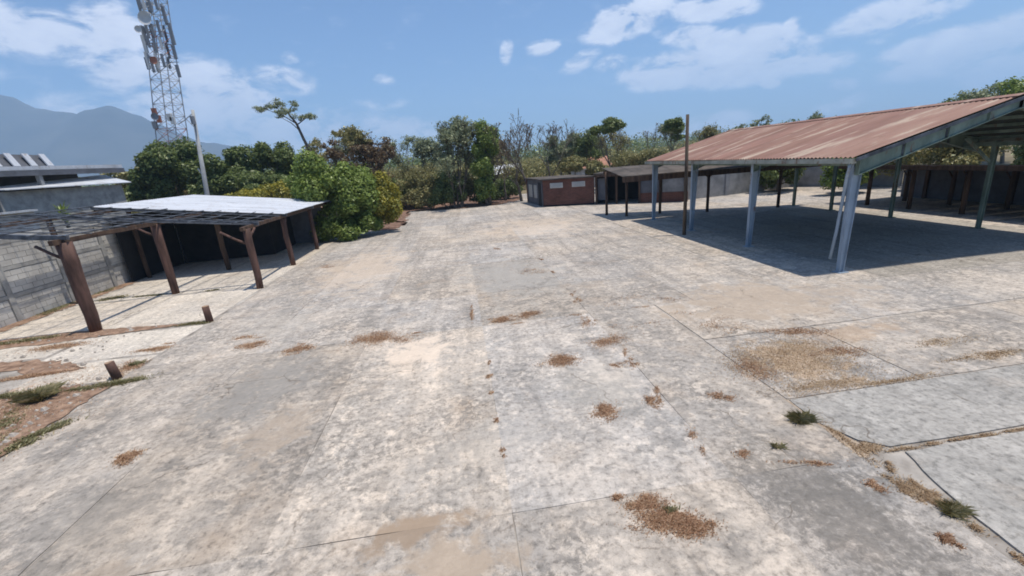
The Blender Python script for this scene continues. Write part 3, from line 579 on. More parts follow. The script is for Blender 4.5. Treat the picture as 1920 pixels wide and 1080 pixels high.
# flat topped leaning tree
def flat_tree():
    R = random.Random(9); y = 50; t = empty('flat_topped_tree', (A(590, 300, y)[0], y, 0), 'tall thin leaning tree with a flat feathery crown on the left', 'tree'); mb = MB()
    P = lambda u, v, dy=0: Vector((A(u, v, y+dy)[0], y+dy, A(u, v, y+dy)[1]))
    b = P(592, 300); b.z = -.1; b.x += .4
    mb.tube([b, P(585, 290), P(570, 262), P(556, 232), P(540, 212)], [.2, .17, .15, .12, .07], 8)
    cl = []
    for (s, e, r) in [((556, 232), (505, 207), .06), ((548, 222), (520, 195), .05), ((556, 235), (588, 216), .06), ((540, 212), (552, 194), .05), ((562, 245), (530, 222), .05), ((505, 207), (484, 203), .04)]:
        mb.tube([P(*s), P((s[0]+e[0])/2, (s[1]+e[1])/2-3, R.uniform(-.4, .4)), P(*e, R.uniform(-.6, .6))], [r, r*.8, r*.4], 5)
    for (u, v, w_, h_) in [(490, 204, 12, 3), (508, 200, 16, 5), (524, 195, 14, 6), (520, 212, 12, 5), (553, 197, 8, 6), (566, 220, 12, 6), (582, 217, 8, 4), (540, 207, 8, 4)]:
        for _ in range(7):
            q = P(u+R.gauss(0, w_*.55), v+R.gauss(0, h_*.6), R.uniform(-1.2, 1.2)); k_ = R.uniform(.2, .5); cl.append((q.x, q.y, q.z, k_, k_, k_*.55))
    mb.build('trunk', 'bark', t, True); quads('crown', leaves(cl, 3600, .085, 5, shell=.1), 'leaf_grey', t)
flat_tree()
# brownish dry trees (centre left)
open_tree('dry_tree', (A(622, 300, 47)[0], 47), 8.3, 'leaf_olive', 5200, .12, 'olive tree with a brown tinge right behind the large bright bush', 'tree', 51, .15, 4, tuftr=.55, spread=.5)
open_tree('dry_tree', (A(668, 300, 52)[0], 52), 8.0, 'leaf_brown', 1100, .10, 'thin nearly bare tree with grey twigs above the large bush', 'tree', 52, .16, 4, tuftr=.3, bark='pale_bark')
open_tree('dry_tree', (A(700, 300, 46)[0], 46), 7.0, 'leaf_brown', 5200, .12, 'rust brown dry leaved tree right of the thin bare tree', 'tree', 53, .13, 4, tuftr=.5)
open_tree('dry_tree', (A(735, 300, 50)[0], 50), 7.2, 'leaf_brown', 3000, .11, 'brown half bare tree left of the tall grey green tree', 'tree', 54, .11, 4, tuftr=.4)
open_tree('slim_bare_tree', (A(765, 300, 56)[0], 56), 7.2, 'leaf_grey', 500, .12, 'slim bare sapling with one small dark top tuft', 'tree', 55, .06, 2, tuftr=.5, topfrac=.2)
# tall centre pair
open_tree('tall_sparse_tree', (-.15, 42.3), 8.2, 'leaf_grey', 13000, .10, 'tall feathery grey green tree in the centre of the tree line', 'tree', 61, .14, 5, spread=.6, up=.34, tuftr=.42, stems=4, l0=.3)
dense_tree('columnar_tree', (2.75, 42.0), [(.1, 0, 5.4, 1.35, 1.2, 1.75), (.2, 0, 3.4, 1.5, 1.3, 1.9), (-.3, 0, 1.5, 1.1, 1.0, 1.3)], 'leaf_bright', 22000, .10, 'bright green upright leafy tree beside the tall feathery tree', 'tree', 62, .16, k=14, fr=.36)
for i, (u, y, h, w, m, lab) in enumerate([(770, 45, 3.5, 1.7, 'leaf_olive', 'olive shrub just right of the yellow flowering bush'), (800, 43, 3.0, 1.5, 'leaf_olive', 'khaki shrub with brown undergrowth left of the tall feathery tree'), (835, 42.5, 3.4, 1.6, 'leaf_mid', 'green shrub against the foot of the tall feathery tree'), (715, 50, 4.2, 2.0, 'leaf_brown', 'brown leaved shrub behind the yellow flowering bush'),
                                      (755, 56, 4.6, 2.6, 'leaf_olive', 'wide pale olive shrub under the slim bare sapling'), (905, 44, 2.2, 1.3, 'leaf_mid', 'low green shrub at the foot of the bright upright tree'), (945, 47, 2.4, 1.6, 'leaf_mid', 'green shrub left of the two bare trees'), (960, 60, 3.3, 2.4, 'leaf_olive', 'pale shrub far behind the two bare trees'),
                                      (785, 49, 4.4, 2.2, 'leaf_olive', 'taller olive shrub behind the khaki shrub in the tree line'), (745, 47, 3.2, 1.8, 'leaf_mid', 'green shrub behind the right edge of the yellow bush'), (858, 44.5, 3.6, 1.6, 'leaf_olive', 'olive shrub between the stems of the tall feathery tree'), (690, 56, 5.2, 2.6, 'leaf_olive', 'broad olive shrub behind the rust brown tree'), (812, 55, 5.0, 2.4, 'leaf_grey', 'grey green shrub showing left of the tall feathery tree crown')]):
    x = A(u, 320, y)[0]; dense_tree('shrub', (x, y), [(0, 0, h*.55, w, w*.8, h*.5), (w*.5, .3, h*.4, w*.7, w*.6, h*.38), (-w*.4, -.2, h*.26, w*.8, w*.6, h*.28)], m, 7500, .10, lab, 'shrub', 70+i, .06, k=14, fr=.36, group='shrubs under the centre trees')
for i, (u, y, h, m, nl, lab) in enumerate([(640, 55, 8.6, 'leaf_grey', 1200, 'wispy grey tree far behind the top of the large bush'), (608, 54, 7.8, 'leaf_olive', 4500, 'loose olive tree just right of the flat topped leaning tree'), (715, 58, 8.6, 'leaf_brown', 700, 'bare grey twigged tree rising over the rust brown tree'), (752, 60, 8.0, 'leaf_grey', 1500, 'pale wispy tree between the brown trees and the slim sapling'),
                                      (790, 52, 7.0, 'leaf_grey', 4500, 'loose grey green tree at the left shoulder of the tall feathery tree'), (925, 50, 6.6, 'leaf_olive', 2600, 'loose olive tree in the gap right of the bright upright tree'), (1052, 56, 6.4, 'leaf_grey', 4200, 'loose grey green tree behind the left end of the brick hut roof'), (1100, 54, 6.6, 'leaf_mid', 5500, 'green loose tree left of the tree with round clumps'),
                                      (1160, 60, 7.4, 'leaf_olive', 1800, 'thin olive tree right of the tree with round clumps'), (1265, 55, 6.6, 'leaf_grey', 2600, 'grey green loose tree directly behind the tall brown pole'), (1330, 58, 6.6, 'leaf_olive', 2500, 'loose olive tree showing above the far left end of the rusty roof')]):
    open_tree('loose_tree', (A(u, 320, y)[0], y), h, m, nl, .12, lab, 'tree', 140+i, .15, 4, tuftr=.55, spread=.5, up=.35, stems=1+i % 3, l0=.33)
for i, (u, y, h, w, m, lab) in enumerate([(1330, 40, 4.6, 2.6, 'leaf_mid', 'green tree mass behind the left part of the boundary wall'), (1400, 39, 5.0, 2.6, 'leaf_olive', 'olive tree mass behind the middle of the boundary wall'), (1470, 37, 5.0, 2.6, 'leaf_dark', 'dark green tree mass behind the right part of the boundary wall'), (1560, 35, 4.6, 2.6, 'leaf_mid', 'green tree mass past the right end of the boundary wall')]):
    dense_tree('bushy_tree', (A(u, 320, y)[0], y), [(0, 0, h*.6, w, w*.7, h*.42), (w*.8, .4, h*.5, w*.7, w*.6, h*.36)], m, 9000, .12, lab, 'tree', 160+i, .12)
# bare pair
open_tree('bare_tree', (A(978, 375, 43)[0], 43), 7.2, 'leaf_brown', 350, .08, 'left and shorter of the two bare trees beside the brick hut', 'tree', 81, .19, 5, tuftr=.2, spread=.8, up=.42, bark='bark', l0=.36)
open_tree('bare_tree', (A(1003, 375, 42.5)[0], 42.5), 8.6, 'leaf_brown', 400, .08, 'right and taller of the two bare trees beside the brick hut', 'tree', 82, .22, 5, tuftr=.2, spread=.8, up=.42, bark='bark', l0=.36)
open_tree('bare_tree', (A(948, 375, 45)[0], 45), 6.6, 'leaf_brown', 250, .08, 'slim bare tree standing left of the pair by the brick hut', 'tree', 171, .15, 5, tuftr=.2, spread=.7, up=.45, bark='bark', l0=.36)
open_tree('bare_tree', (A(1030, 375, 46)[0], 46), 7.4, 'leaf_brown', 250, .08, 'fine twigged bare tree behind the brick hut, right of the tallest bare tree', 'tree', 172, .15, 5, tuftr=.2, spread=.8, up=.42, bark='bark', l0=.36)
# behind the hut
dense_tree('hazy_tree', (A(1085, 300, 64)[0], 64), [(0, 0, 4.9, 3.2, 2.4, 1.8), (-3, 0, 4.0, 2.2, 2.0, 1.5), (2.5, 0, 4.4, 2.0, 2.0, 1.6)], 'leaf_grey', 12000, .16, 'pale grey green wide tree far behind the brick hut', 'tree', 83, .2)
dense_tree('yellow_bush', (A(1078, 320, 45)[0], 45), [(0, 0, 2.9, 2.0, 1.4, 1.0), (2.2, -.5, 2.5, 1.3, 1.2, .9)], 'leaf_olive', 9000, .11, 'yellow olive bush right above the brick hut roof', 'bush', 84, .1)
open_tree('clumped_tree', (A(1135, 330, 47)[0], 47), 7.2, 'leaf_mid', 9000, .12, 'tree with separate round green clumps right of the brick hut', 'tree', 85, .17, 4, tuftr=.6, spread=.6, topfrac=.45)
open_tree('clumped_tree', (A(1237, 330, 47)[0], 47), 6.4, 'leaf_mid', 6500, .12, 'tree with two round green clumps left of the tall brown pole', 'tree', 86, .15, 4, tuftr=.5, spread=.7, topfrac=.4)
open_tree('bare_tree', (A(1200, 330, 52)[0], 52), 6.6, 'leaf_brown', 200, .08, 'thin bare tree between the two clumped trees', 'tree', 87, .14, 4, tuftr=.2, spread=.5, up=.4)
dense_tree('low_bush', (A(1180, 310, 48)[0], 48), [(0, 0, 2.8, 2.8, 1.4, 1.2), (3, 0, 2.6, 2.4, 1.4, 1.1)], 'leaf_olive', 8000, .11, 'olive green bush above the grey low shed roof', 'bush', 88, .1)
# right, beyond the rusty roof
for i, (u, v, y, w, lab) in enumerate([(1408, 222, 52, 1.6, 'thin dark tree top showing over the middle of the rusty roof'), (1530, 215, 50, 2.2, 'low grey green tree top showing over the rusty roof right of the thin one'), (1800, 186, 42, 1.6, 'small dark tree top at the start of the rusty ridge trees'), (1850, 166, 40, 3.0, 'wide grey green tree top above the right end of the rusty ridge'), (1915, 150, 36, 2.8, 'bright green tree top at the far right frame edge')]):
    x, z = A(u, v, y); m = 'leaf_bright' if i == 4 else ('leaf_dark' if i == 2 else 'leaf_grey')
    open_tree('tree', (x, y), z, m, [1500, 4000, 4000, 8000, 9000][i], .13, lab, 'tree', 90+i, .16, 4, tuftr=[.35, .6, .7, .8, .9][i], spread=.6, group='trees showing over the rusty roof')
for i, (x, y, w, h, m, lab) in enumerate([(24.0, 31, 2.2, 3.4, 'leaf_dark', 'dark green bush before the pale boundary wall, seen between the green columns'), (21.2, 33.6, 1.2, 2.2, 'leaf_mid', 'small green bush left of the dark bush by the pale wall'), (25.6, 26.6, 1.7, 2.9, 'leaf_bright', 'bright green bush behind the near corner column'),
                                        (30.5, 24, 2.6, 4.4, 'leaf_olive', 'olive tree behind the right hand shed, left of its neighbours'), (30, 19, 2.6, 4.4, 'leaf_mid', 'green tree behind the middle of the right hand shed'), (30, 14, 2.6, 4.4, 'leaf_olive', 'olive tree behind the near part of the right hand shed'), (30.5, 29, 2.8, 4.2, 'leaf_olive', 'olive bush at the far corner of the yard'), (30, 9.5, 2.6, 4.4, 'leaf_bright', 'bright green tree at the right edge behind the shed'), (16.6, 33.2, .8, 1.4, 'leaf_dark', 'small round dark bush beside the brick dado wall')]):
    dense_tree('bush', (x, y), [(0, 0, h*.55, w, w*.85, h*.47), (w*.4, w*.3, h*.4, w*.7, w*.7, h*.36)], m, 9000, .11, lab, 'bush', 110+i, .08, k=16, fr=.34)
# far belt of scrub and woodland
def belt():
    r = np.random.default_rng(8); cl = []
    for k in range(330):
        y = r.uniform(62, 125); x = r.uniform(-1.0*y-8, 1.05*y+14); h = r.uniform(2.2, 4.2)*(.75+y/260)
        if abs(x+34) < 5 and abs(y-60) < 6: continue
        cl.append((x, y, h*.5, h*r.uniform(.5, 1.1), h*.7, h*.55))
    q = quads('woodland', leaves(cl, 190000, .2, 15, shell=.35), 'leaf_olive'); tag(q, label='belt of dry scrub and low trees reaching to the horizon', kind='stuff')
    cl = [(r.uniform(-1.1, 1.2)*y, y, 3.0+y*.008, 9+y*.02, 9, 3.2+y*.012) for y in r.uniform(130, 480, 260)]
    q = quads('far_woodland', leaves(cl, 120000, .5, 16, shell=.35), 'leaf_mid'); tag(q, label='distant wooded plain below the hills', kind='stuff')
belt()

# ------------------------------------------------------------------ left timber shed
def shed_left():
    t = empty('timber_shed', (-11.8, 18, 0), 'open timber shed with bare rafters and a white sheet roof along the block wall', 'shed')
    zr = lambda x: 2.40+(-8.1-x)*.133                # roof plane height
    def post(x, y, r0, r1, top, braces=(), leanx=0, m='post'):
        R = random.Random(int(x*10+y*7)); mb = MB()
        pts = [Vector((x+leanx*(k/5)+R.gauss(0, .012), y+R.gauss(0, .012), -.02+(top+.02)*k/5)) for k in range(6)]
        mb.tube(pts, [r0+(r1-r0)*k/5 for k in range(6)], 10); o = mb.build('post', m, t, True)
        for (dx, dy, L) in braces:
            b = MB(); s = pts[-1]-Vector((0, 0, L)); e = Vector((pts[-1].x+dx, pts[-1].y+dy, top-.04))
            b.tube([s, s.lerp(e, .5)+Vector((0, 0, -.03)), e], [.05, .045, .045], 7); b.build('brace', m, t, True)
    post(-11.5, 13.9, .155, .20, zr(-11.5)-.1, [(-.75, 0, .55)])
    post(-11.55, 17.95, .13, .16, zr(-11.5)-.1, [(-.75, 0, .5)])
    post(-8.08, 17.3, .125, .135, zr(-8.1)-.08, [(-.95, 0, .62), (.05, .55, .35)])
    post(-8.3, 21.45, .12, .12, zr(-8.1)-.08, [(0, .5, .4)])
    post(-8.4, 25.6, .11, .11, zr(-8.1)-.08)
    post(-11.5, 22.0, .11, .12, zr(-11.5)-.1, m='dark_post'); post(-11.5, 26, .11, .12, zr(-11.5)-.1, m='dark_post')
    for y in (14.0, 18, 22, 26): post(-15.1, y, .09, .09, zr(-15.1)-.08, m='dark_post')
    # longitudinal and cross beams
    def bar(a, b, w, h, m='dark_steel', nm='beam', sag=.0):
        mb = MB(); a = Vector(a); b = Vector(b); R = random.Random(int(a.x*31+a.y*17+b.y)); n = 6; pr = a
        pts = [a.lerp(b, k/n)+Vector((R.gauss(0, .012), R.gauss(0, .01), R.gauss(0, .012)-sag*math.sin(math.pi*k/n))) for k in range(n+1)]
        if w > .09:
            for p, q in zip(pts, pts[1:]): mb.beam(p, q+(q-p)*.02, w, h)
        else: mb.tube(pts, w*.5, 6)
        mb.build(nm, m, t)
    bar((-11.5, 13.5, zr(-11.5)-.06), (-11.5, 28.6, zr(-11.5)-.06), .12, .14, 'dark_post')
    bar((-8.1, 17.0, zr(-8.1)-.06), (-8.3, 28.6, zr(-8.1)-.06), .12, .14, 'dark_post')
    bar((-15.1, 13.5, zr(-15.1)-.06), (-15.1, 28.6, zr(-15.1)-.06), .12, .14, 'dark_post')
    for y in (13.85, 18.0, 21.1, 24.8, 28.4):
        x1 = -11.3 if y < 15 else -7.95
        bar((-15.9, y, zr(-15.9)+.03), (x1, y, zr(x1)+.03), .11, .13, 'dark_steel', 'rafter')
    for y in (14.6, 15.3, 16.1, 16.9, 17.5, 18.7, 19.5, 20.3):
        x1 = -11.3 if y < 17.2 else -8.0
        bar((-15.8, y, zr(-15.8)+.05), (x1, y+.1, zr(x1)+.05), .032, .04, 'dark_steel', 'rafter', .02)
    xx = -15.7; k = 0
    while xx < -7.9:
        y0 = 13.6 if xx < -11.35 else 17.15
        bar((xx, y0, zr(xx)+.12), (xx+.04, 20.95, zr(xx)+.12), .03 if k % 2 else .045, .05, 'dark_steel', 'purlin', .02); xx += .72; k += 1
    # white corrugated sheets with a slight pitch
    y = 20.95
    for k in range(9):
        mb = MB(); n = 10; w = .86
        for i in range(n):
            ya = y+w*i/n; yb = y+w*(i+1)/n; za = .03*(i % 2); zb = .03*((i+1) % 2); dz = (k % 2)*.004
            mb.face([(-15.75, ya, zr(-15.75)+.09+za+dz), (-7.95, ya, zr(-7.95)+.09+za+dz), (-7.95, yb, zr(-7.95)+.09+zb+dz), (-15.75, yb, zr(-15.75)+.09+zb+dz)])
        o = mb.build('roof_sheet', 'white_roof', t); y += .845
        sm = o.modifiers.new('thick', 'SOLIDIFY'); sm.thickness = .004
    # end wall closing the shed
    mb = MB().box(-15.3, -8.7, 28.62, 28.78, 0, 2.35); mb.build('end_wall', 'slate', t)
    MB().box(-15.3, -10.6, 25.3, 25.36, .0, 2.75).build('dark_partition', 'dark', t); MB().box(-15.42, -15.36, 21.3, 25.3, 0, 2.95).build('shade_lining', 'dark', t); MB().box(-10.65, -10.6, 25.36, 28.6, 0, 2.6).build('shade_lining', 'dark', t)  # near-black side panels added to deepen the shade inside the shed
shed_left()
def stump(x, y, h, r, lean, label):
    t = empty('post_stump', (x, y, 0), label, 'stump', 'cut post stumps before the shed'); mb = MB()
    mb.tube([(x, y, -.02), (x+lean*.5, y, h*.5), (x+lean, y, h)], [r, r*.97, r*.93], 12); mb.build('stump', 'post', t, True)
    mb = MB().tube([(x+lean, y, h), (x+lean, y, h+.004)], [r*.9, r*.88], 12); mb.build('cut_end', 'endgrain', t)
stump(-8.1, 9.85, .40, .095, -.05, 'nearer, leaning cut timber post stump in dry weeds')
stump(-8.0, 13.5, .50, .10, -.01, 'farther upright cut timber post stump beside a green weed line')

# ------------------------------------------------------------------ block wall on the left
def block_wall():
    t = empty('block_wall', (-15.8, 18, 0), 'grey concrete block wall with pilasters and tie beams at the left', 'wall')
    H = 2.75; X = -15.72; bays = [(14.05, 16.2), (16.2, 18.45), (18.45, 20.65)]
    th = .14; me = bpy.data.meshes.new('block'); mb = MB().box(-th/2, th/2, -.191, .191, -.092, .092)
    me.from_pydata(mb.v, [], mb.f); me.materials.append(M['block']); R = random.Random(2)
    tiers = [(0, .82), (.96, 1.76), (1.9, 2.66)]
    inv = Matrix.Translation(-Vector(t.location))
    for (a, b) in bays:
        for (z0, z1) in tiers:
            for c in range(4):
                z = z0+.1+c*.198
                n = 5; L = (b-a-.24); w = L/n
                for k in range(n+(c % 2)):
                    yy = a+.12+(k+.5-(.5 if c % 2 else 0))*w; sc = 1.0
                    if c % 2 and k in (0, n): sc = .48; yy += w*.25 if k == 0 else -w*.25
                    o = bpy.data.objects.new('block', me); COL.objects.link(o); o.parent = t; o.matrix_parent_inverse = inv
                    o.location = (X+R.gauss(0, .003), yy, z); o.scale = (1, sc*w/.395, 1)
    mb = MB(); mb.box(X-.05, X+.045, 13.9, 20.7, 0, H-.1); mb.build('mortar', 'tie', t)
    for (a, b) in ((4, 14.05), (20.65, 30)):
        mb = MB()
        yy = a; 
        while yy < b-.2:
            for c in range(13):
                o_ = .2 if c % 2 else 0
                mb.box(X-.07, X+.07+R.gauss(0, .003), yy+o_+.008, min(b, yy+o_+.39), .01+c*.205, .2+c*.205)
            yy += .4
        o = mb.build('blockwork', 'block', t); o['kind'] = 'stuff'
        MB().box(X-.05, X+.055, a, b, 0, H-.12).build('mortar', 'tie', t)
    for (z0, z1) in ((.83, .95), (1.77, 1.89), (H-.09, H+.05)):
        MB().box(X-.09, X+.085, 4, 30, z0, z1).build('tie_beam', 'tie', t)
    for y in (7.5, 9.7, 11.9, 14.05, 16.2, 18.45, 20.65, 22.9, 25.2, 27.4):
        MB().box(X-.1, X+.1, y-.1, y+.1, 0, H+.03).build('pilaster', 'tie', t)
block_wall()

# ------------------------------------------------------------------ factory beyond the wall
def factory():
    t = empty('factory', (-27, 28, 0), 'grey factory with flat white edged roofs beyond the block wall', 'building')
    z = 5.85
    mb = MB(); mb.hexa([(-40, 14, z-.12), (-28.5, 14, z-.12), (-24.1, 36, z-.12), (-40, 36, z-.12), (-40, 14, z+.1), (-28.5, 14, z+.1), (-24.1, 36, z+.1), (-40, 36, z+.1)]); mb.build('roof', 'white_roof', t)
    mb = MB(); mb.beam((-28.45, 14, z-.3), (-24.05, 36, z-.3), .08, .3); mb.build('fascia', 'slate', t)
    MB().beam((-31.5, 14, 2.8), (-27.0, 35.6, 2.8), .2, 5.6).build('rear_wall', 'slate', t)
    # lower lean-to roof at the right
    mb = MB(); mb.hexa([(-26.4, 27.5, 4.75), (-24.6, 27.5, 4.62), (-22.9, 34.6, 4.62), (-25.6, 36, 5.3), (-26.4, 27.5, 4.8), (-24.6, 27.5, 4.67), (-22.9, 34.6, 4.67), (-25.6, 36, 5.35)]); mb.build('lean_to_roof', 'white_roof', t)
    MB().beam((-25.2, 27.5, 2.3), (-23.4, 34.2, 2.3), .2, 4.5).build('wall', 'tie', t)
    MB().beam((-26.6, 14, 1.75), (-23.6, 27.4, 1.75), .2, 3.3).build('low_wall', 'pale_wall', t)
    MB().beam((-26.5, 14, 3.45), (-23.5, 27.4, 3.45), .5, .1).build('ledge', 'white_roof', t)
    for k in range(4):
        y = 15+k*5.2; x = -28.6+(y-14)*.2
        MB().beam((x, y, 0), (x, y, z-.1), .22).build('pillar', 'plaster', t)
    for (y, zz) in ((32.2, 3.2),):
        x = -25.15+(y-27.5)*.268; MB().box(x+.02, x+.12, y-.35, y+.35, zz-.5, zz).build('window', 'dark', t)
    # roof ventilator with upright pale panels and dark slots
    mb = MB(); mb.hexa([(-31, 19, z+.1), (-27.0, 22.5, z+.1), (-25.3, 31.6, z+.1), (-31, 31.6, z+.1), (-31, 19, z+1.0), (-27.4, 22.5, z+1.0), (-25.7, 31.6, z+.8), (-31, 31.6, z+.8)]); mb.build('ventilator', 'slate', t)
    for k in range(11):
        y = 22.6+k*.9; x = -26.95+(y-22.5)*.187; zt = z+1.0-.15*(y-22.5)/8.5
        MB().beam((x+.05, y, z+.12), (x-.3, y, zt), .40, .07, up=(1, 0, 0)).build('louvre_panel', 'white_roof', t)
factory()
def palm():
    x, y = -18.9, 23.4; t = empty('yucca_plant', (x, y, 0), 'small spiky green plant standing up behind the block wall', 'plant'); R = random.Random(3)
    MB().tube([(x, y, 0), (x+.05, y, 1.6), (x, y, 3.0)], [.12, .09, .07], 8).build('stem', 'bark', t, True); mb = MB()
    for k in range(60):
        a = R.uniform(0, 6.28); e = R.uniform(-.1, 1.3); L = R.uniform(.5, .85); d = Vector((math.cos(a)*math.cos(e), math.sin(a)*math.cos(e), math.sin(e))); s = Vector((-math.sin(a), math.cos(a), 0))*.045
        p = Vector((x, y, 3.0+R.uniform(-.2, .25))); m1 = p+d*L*.5; tp = p+d*L+Vector((0, 0, -.12))
        mb.face([p-s*.5, m1-s, m1+s, p+s*.5]); mb.face([m1-s, tp, m1+s])
    mb.build('leaves', 'leaf_bright', t)
palm()
dense_tree('low_shrub', (-19.5, 18.6), [(0, 0, 3.0, 1.4, .6, .35), (-1.2, 0, 2.9, 1.0, .5, .3)], 'leaf_mid', 1500, .09, 'thin green shrub tops over the wall at the left frame edge', 'shrub', 131, .05)

# ------------------------------------------------------------------ rusty roofed hall
def hall():
    t = empty('open_hall', (15.3, 17.5, 0), 'open steel hall with rust red corrugated roof on green columns', 'hall')
    x0, xm, x1 = 10.78, 15.6, 20.4; y0, y1 = 10.95, 24.3; ze, zm = 3.34, 4.56
    zf = lambda x: ze+(zm-ze)*(1-abs(x-xm)/(xm-x0))
    R = random.Random(12)
    n = 15; w = (y1-y0)/n
    for side in (0, 1):
        for k in range(n):
            mb = MB(); ya = y0+k*w; q = 12; dz = .002*(k % 2)
            for i in range(q):
                a = ya+w*i/q; b = ya+w*(i+1)/q; za = .022*math.cos(math.pi*i); zb = .022*math.cos(math.pi*(i+1))
                xe = x0-.1+R.gauss(0, .0) if side == 0 else x1+.1
                pe = (xe, zf(x0)-.03); pm = (xm, zm+.02)
                mb.face([(pe[0], a, pe[1]+za+dz), (pm[0], a, pm[1]+za+dz), (pm[0], b, pm[1]+zb+dz), (pe[0], b, pe[1]+zb+dz)][::1 if side == 0 else -1])
            o = mb.build('roof_sheet', 'rust_sheet', t); c = R.uniform(.9, 1.08); o.color = (c, c, c, 1)
            if side == 0 and k in (0, 1): o.color = (1.12, 1.2, 1.2, 1)
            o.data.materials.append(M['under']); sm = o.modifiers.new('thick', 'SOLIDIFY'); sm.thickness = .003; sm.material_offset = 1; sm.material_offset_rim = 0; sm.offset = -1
    mb = MB()
    for s in (-1, 1): mb.hexa([(xm, y0-.02, zm+.05), (xm+s*.25, y0-.02, zm-.015), (xm+s*.25, y1, zm-.015), (xm, y1, zm+.05), (xm, y0-.02, zm+.06), (xm+s*.25, y0-.02, zm-.005), (xm+s*.25, y1, zm-.005), (xm, y1, zm+.06)])
    mb.build('ridge_cap', 'rust_sheet', t)
    # gutter with open channel on the near eave
    for x, s in ((x0-.13, 1), (x1+.13, -1)):
        mb = MB(); mb.box(x-.09, x+.09, y0, y1, ze-.19, ze-.175); mb.box(x-.095, x-.08, y0, y1, ze-.19, ze-.055); mb.box(x+.08, x+.095, y0, y1, ze-.19, ze-.075); mb.box(x-.08, x+.08, y0, y0+.01, ze-.175, ze-.06)
        mb.build('gutter', 'gutter', t)
    mb = MB(); gx = x0-.13
    mb.tube([(gx+.02, y0+.12, ze-.18), (gx+.02, y0+.12, ze-.32), (gx+.16, y0+.3, ze-.55), (gx+.17, y0+.42, 1.2), (gx+.15, y0+.5, .38)], .042, 8); mb.build('downpipe', 'blue_steel', t, True)
    # portal frames : tapered columns and rafters
    near = [11.22, 15.45, 19.75, 23.95]; far = [10.8+.42, 14.4, 17.95, 21.3, 24.0]
    def col(x, y, s, m):
        mb = MB(); 
        # tapered I section: two flanges and a web; s=+1 widens inward (to +x)
        zt = ze-.12; b0, b1 = (.13, .29) if s > 0 else (.12, .17); fw = .13 if s > 0 else .11
        mb.hexa([(x-s*.075, y-fw/2, 0), (x-s*.06, y-fw/2, 0), (x-s*.06, y+fw/2, 0), (x-s*.075, y+fw/2, 0), (x-s*.075, y-fw/2, zt), (x-s*.06, y-fw/2, zt), (x-s*.06, y+fw/2, zt), (x-s*.075, y+fw/2, zt)])
        xa = x-s*.075+s*b0; xb = x-s*.075+s*b1
        mb.hexa([(xa, y-fw/2, 0), (xa+s*.015, y-fw/2, 0), (xa+s*.015, y+fw/2, 0), (xa, y+fw/2, 0), (xb, y-fw/2, zt), (xb+s*.015, y-fw/2, zt), (xb+s*.015, y+fw/2, zt), (xb, y+fw/2, zt)])
        mb.hexa([(x-s*.06, y-.006, 0), (xa, y-.006, 0), (xa, y+.006, 0), (x-s*.06, y+.006, 0), (x-s*.06, y-.006, zt), (xb, y-.006, zt), (xb, y+.006, zt), (x-s*.06, y+.006, zt)])
        mb.box(x-.14, x+.18, y-.14, y+.14, .0, .018); return mb.build('column', m, t)
    for i, y in enumerate(near): col(10.96, y, 1, 'blue_steel')
    for y in far: col(19.75, y, -1, 'green_steel')
    for i, y in enumerate([11.05, 15.45, 19.75, 24.0]):
        for s in (-1, 1):
            xe = xm+s*(xm-x0-.12); zE = zf(xe)
            for (ox, oz, d) in ((0, 0, 0),):
                mb = MB(); fw = .15; a = Vector((xe, y, zE-.06)); b = Vector((xm, y, zm-.06))
                mb.beam(a, b, fw, .015)                                   # top flange
                mb.beam(a-Vector((0, 0, .48)), b-Vector((0, 0, .26)), fw, .015)   # bottom flange
                mb.hexa([a+Vector((0, -.008, -.48)), b+Vector((0, -.008, -.26)), b+Vector((0, .008, -.26)), a+Vector((0, .008, -.48)), a+Vector((0, -.008, 0)), b+Vector((0, -.008, 0)), b+Vector((0, .008, 0)), a+Vector((0, .008, 0))])
                for q in (0, .28, .55, .8, 1.0):                          # stiffeners
                    c = a.lerp(b, q); hh = .48+(.26-.48)*q; mb.box(c.x-.008, c.x+.008, c.y-fw/2+.004, c.y+fw/2-.004, c.z-hh, c.z)
                mb.build('rafter', 'green_steel', t)
                for q in (.28, .55):
                    c = a.lerp(b, q); hh = .48+(.26-.48)*q; MB().box(c.x-.05, c.x+.05, c.y-.03, c.y+.03, c.z-hh+.02, c.z-.02).build('splice_plate', 'dark_steel', t)
    for s in (-1, 1):
        for k in range(6):
            x = xm+s*(.15+k*.87); z = zf(x)-.03-.03
            MB().beam((x, y0+.05, z-.02), (x, y1-.05, z-.02), .05, .1).build('purlin', 'green_steel', t)
    # knee braces and eave beams of the far row
    for y in far:
        MB().beam((19.6, y, 2.5), (18.4, y, zf(18.4)-.42), .07, .09).build('knee_brace', 'green_steel', t)
    MB().beam((19.72, y0+.1, 3.12), (19.72, y1-.1, 3.12), .1, .14).build('eave_beam', 'green_steel', t)
    MB().beam((11.0, y0+.2, 3.12), (11.0, y1-.1, 3.12), .08, .12).build('eave_beam', 'green_steel', t)
    mb = MB(); mb.beam((x0-.1, y0-.035, ze-.1), (xm, y0-.035, zm-.05), .02, .09); mb.beam((xm, y0-.035, zm-.05), (x1+.1, y0-.035, ze-.1), .02, .09); mb.build('verge_trim', 'dark_steel', t)
hall()
# tall brown pole
mbp = MB(); mbp.tube([(10.15, 18.9, -.05), (10.16, 18.9, 2.6), (10.13, 18.9, 5.25)], [.085, .078, .07], 8); tag(mbp.build('tall_pole', 'pole_wood', smooth=True), 'tall thin dark brown pole standing before the rusty roof', 'pole')

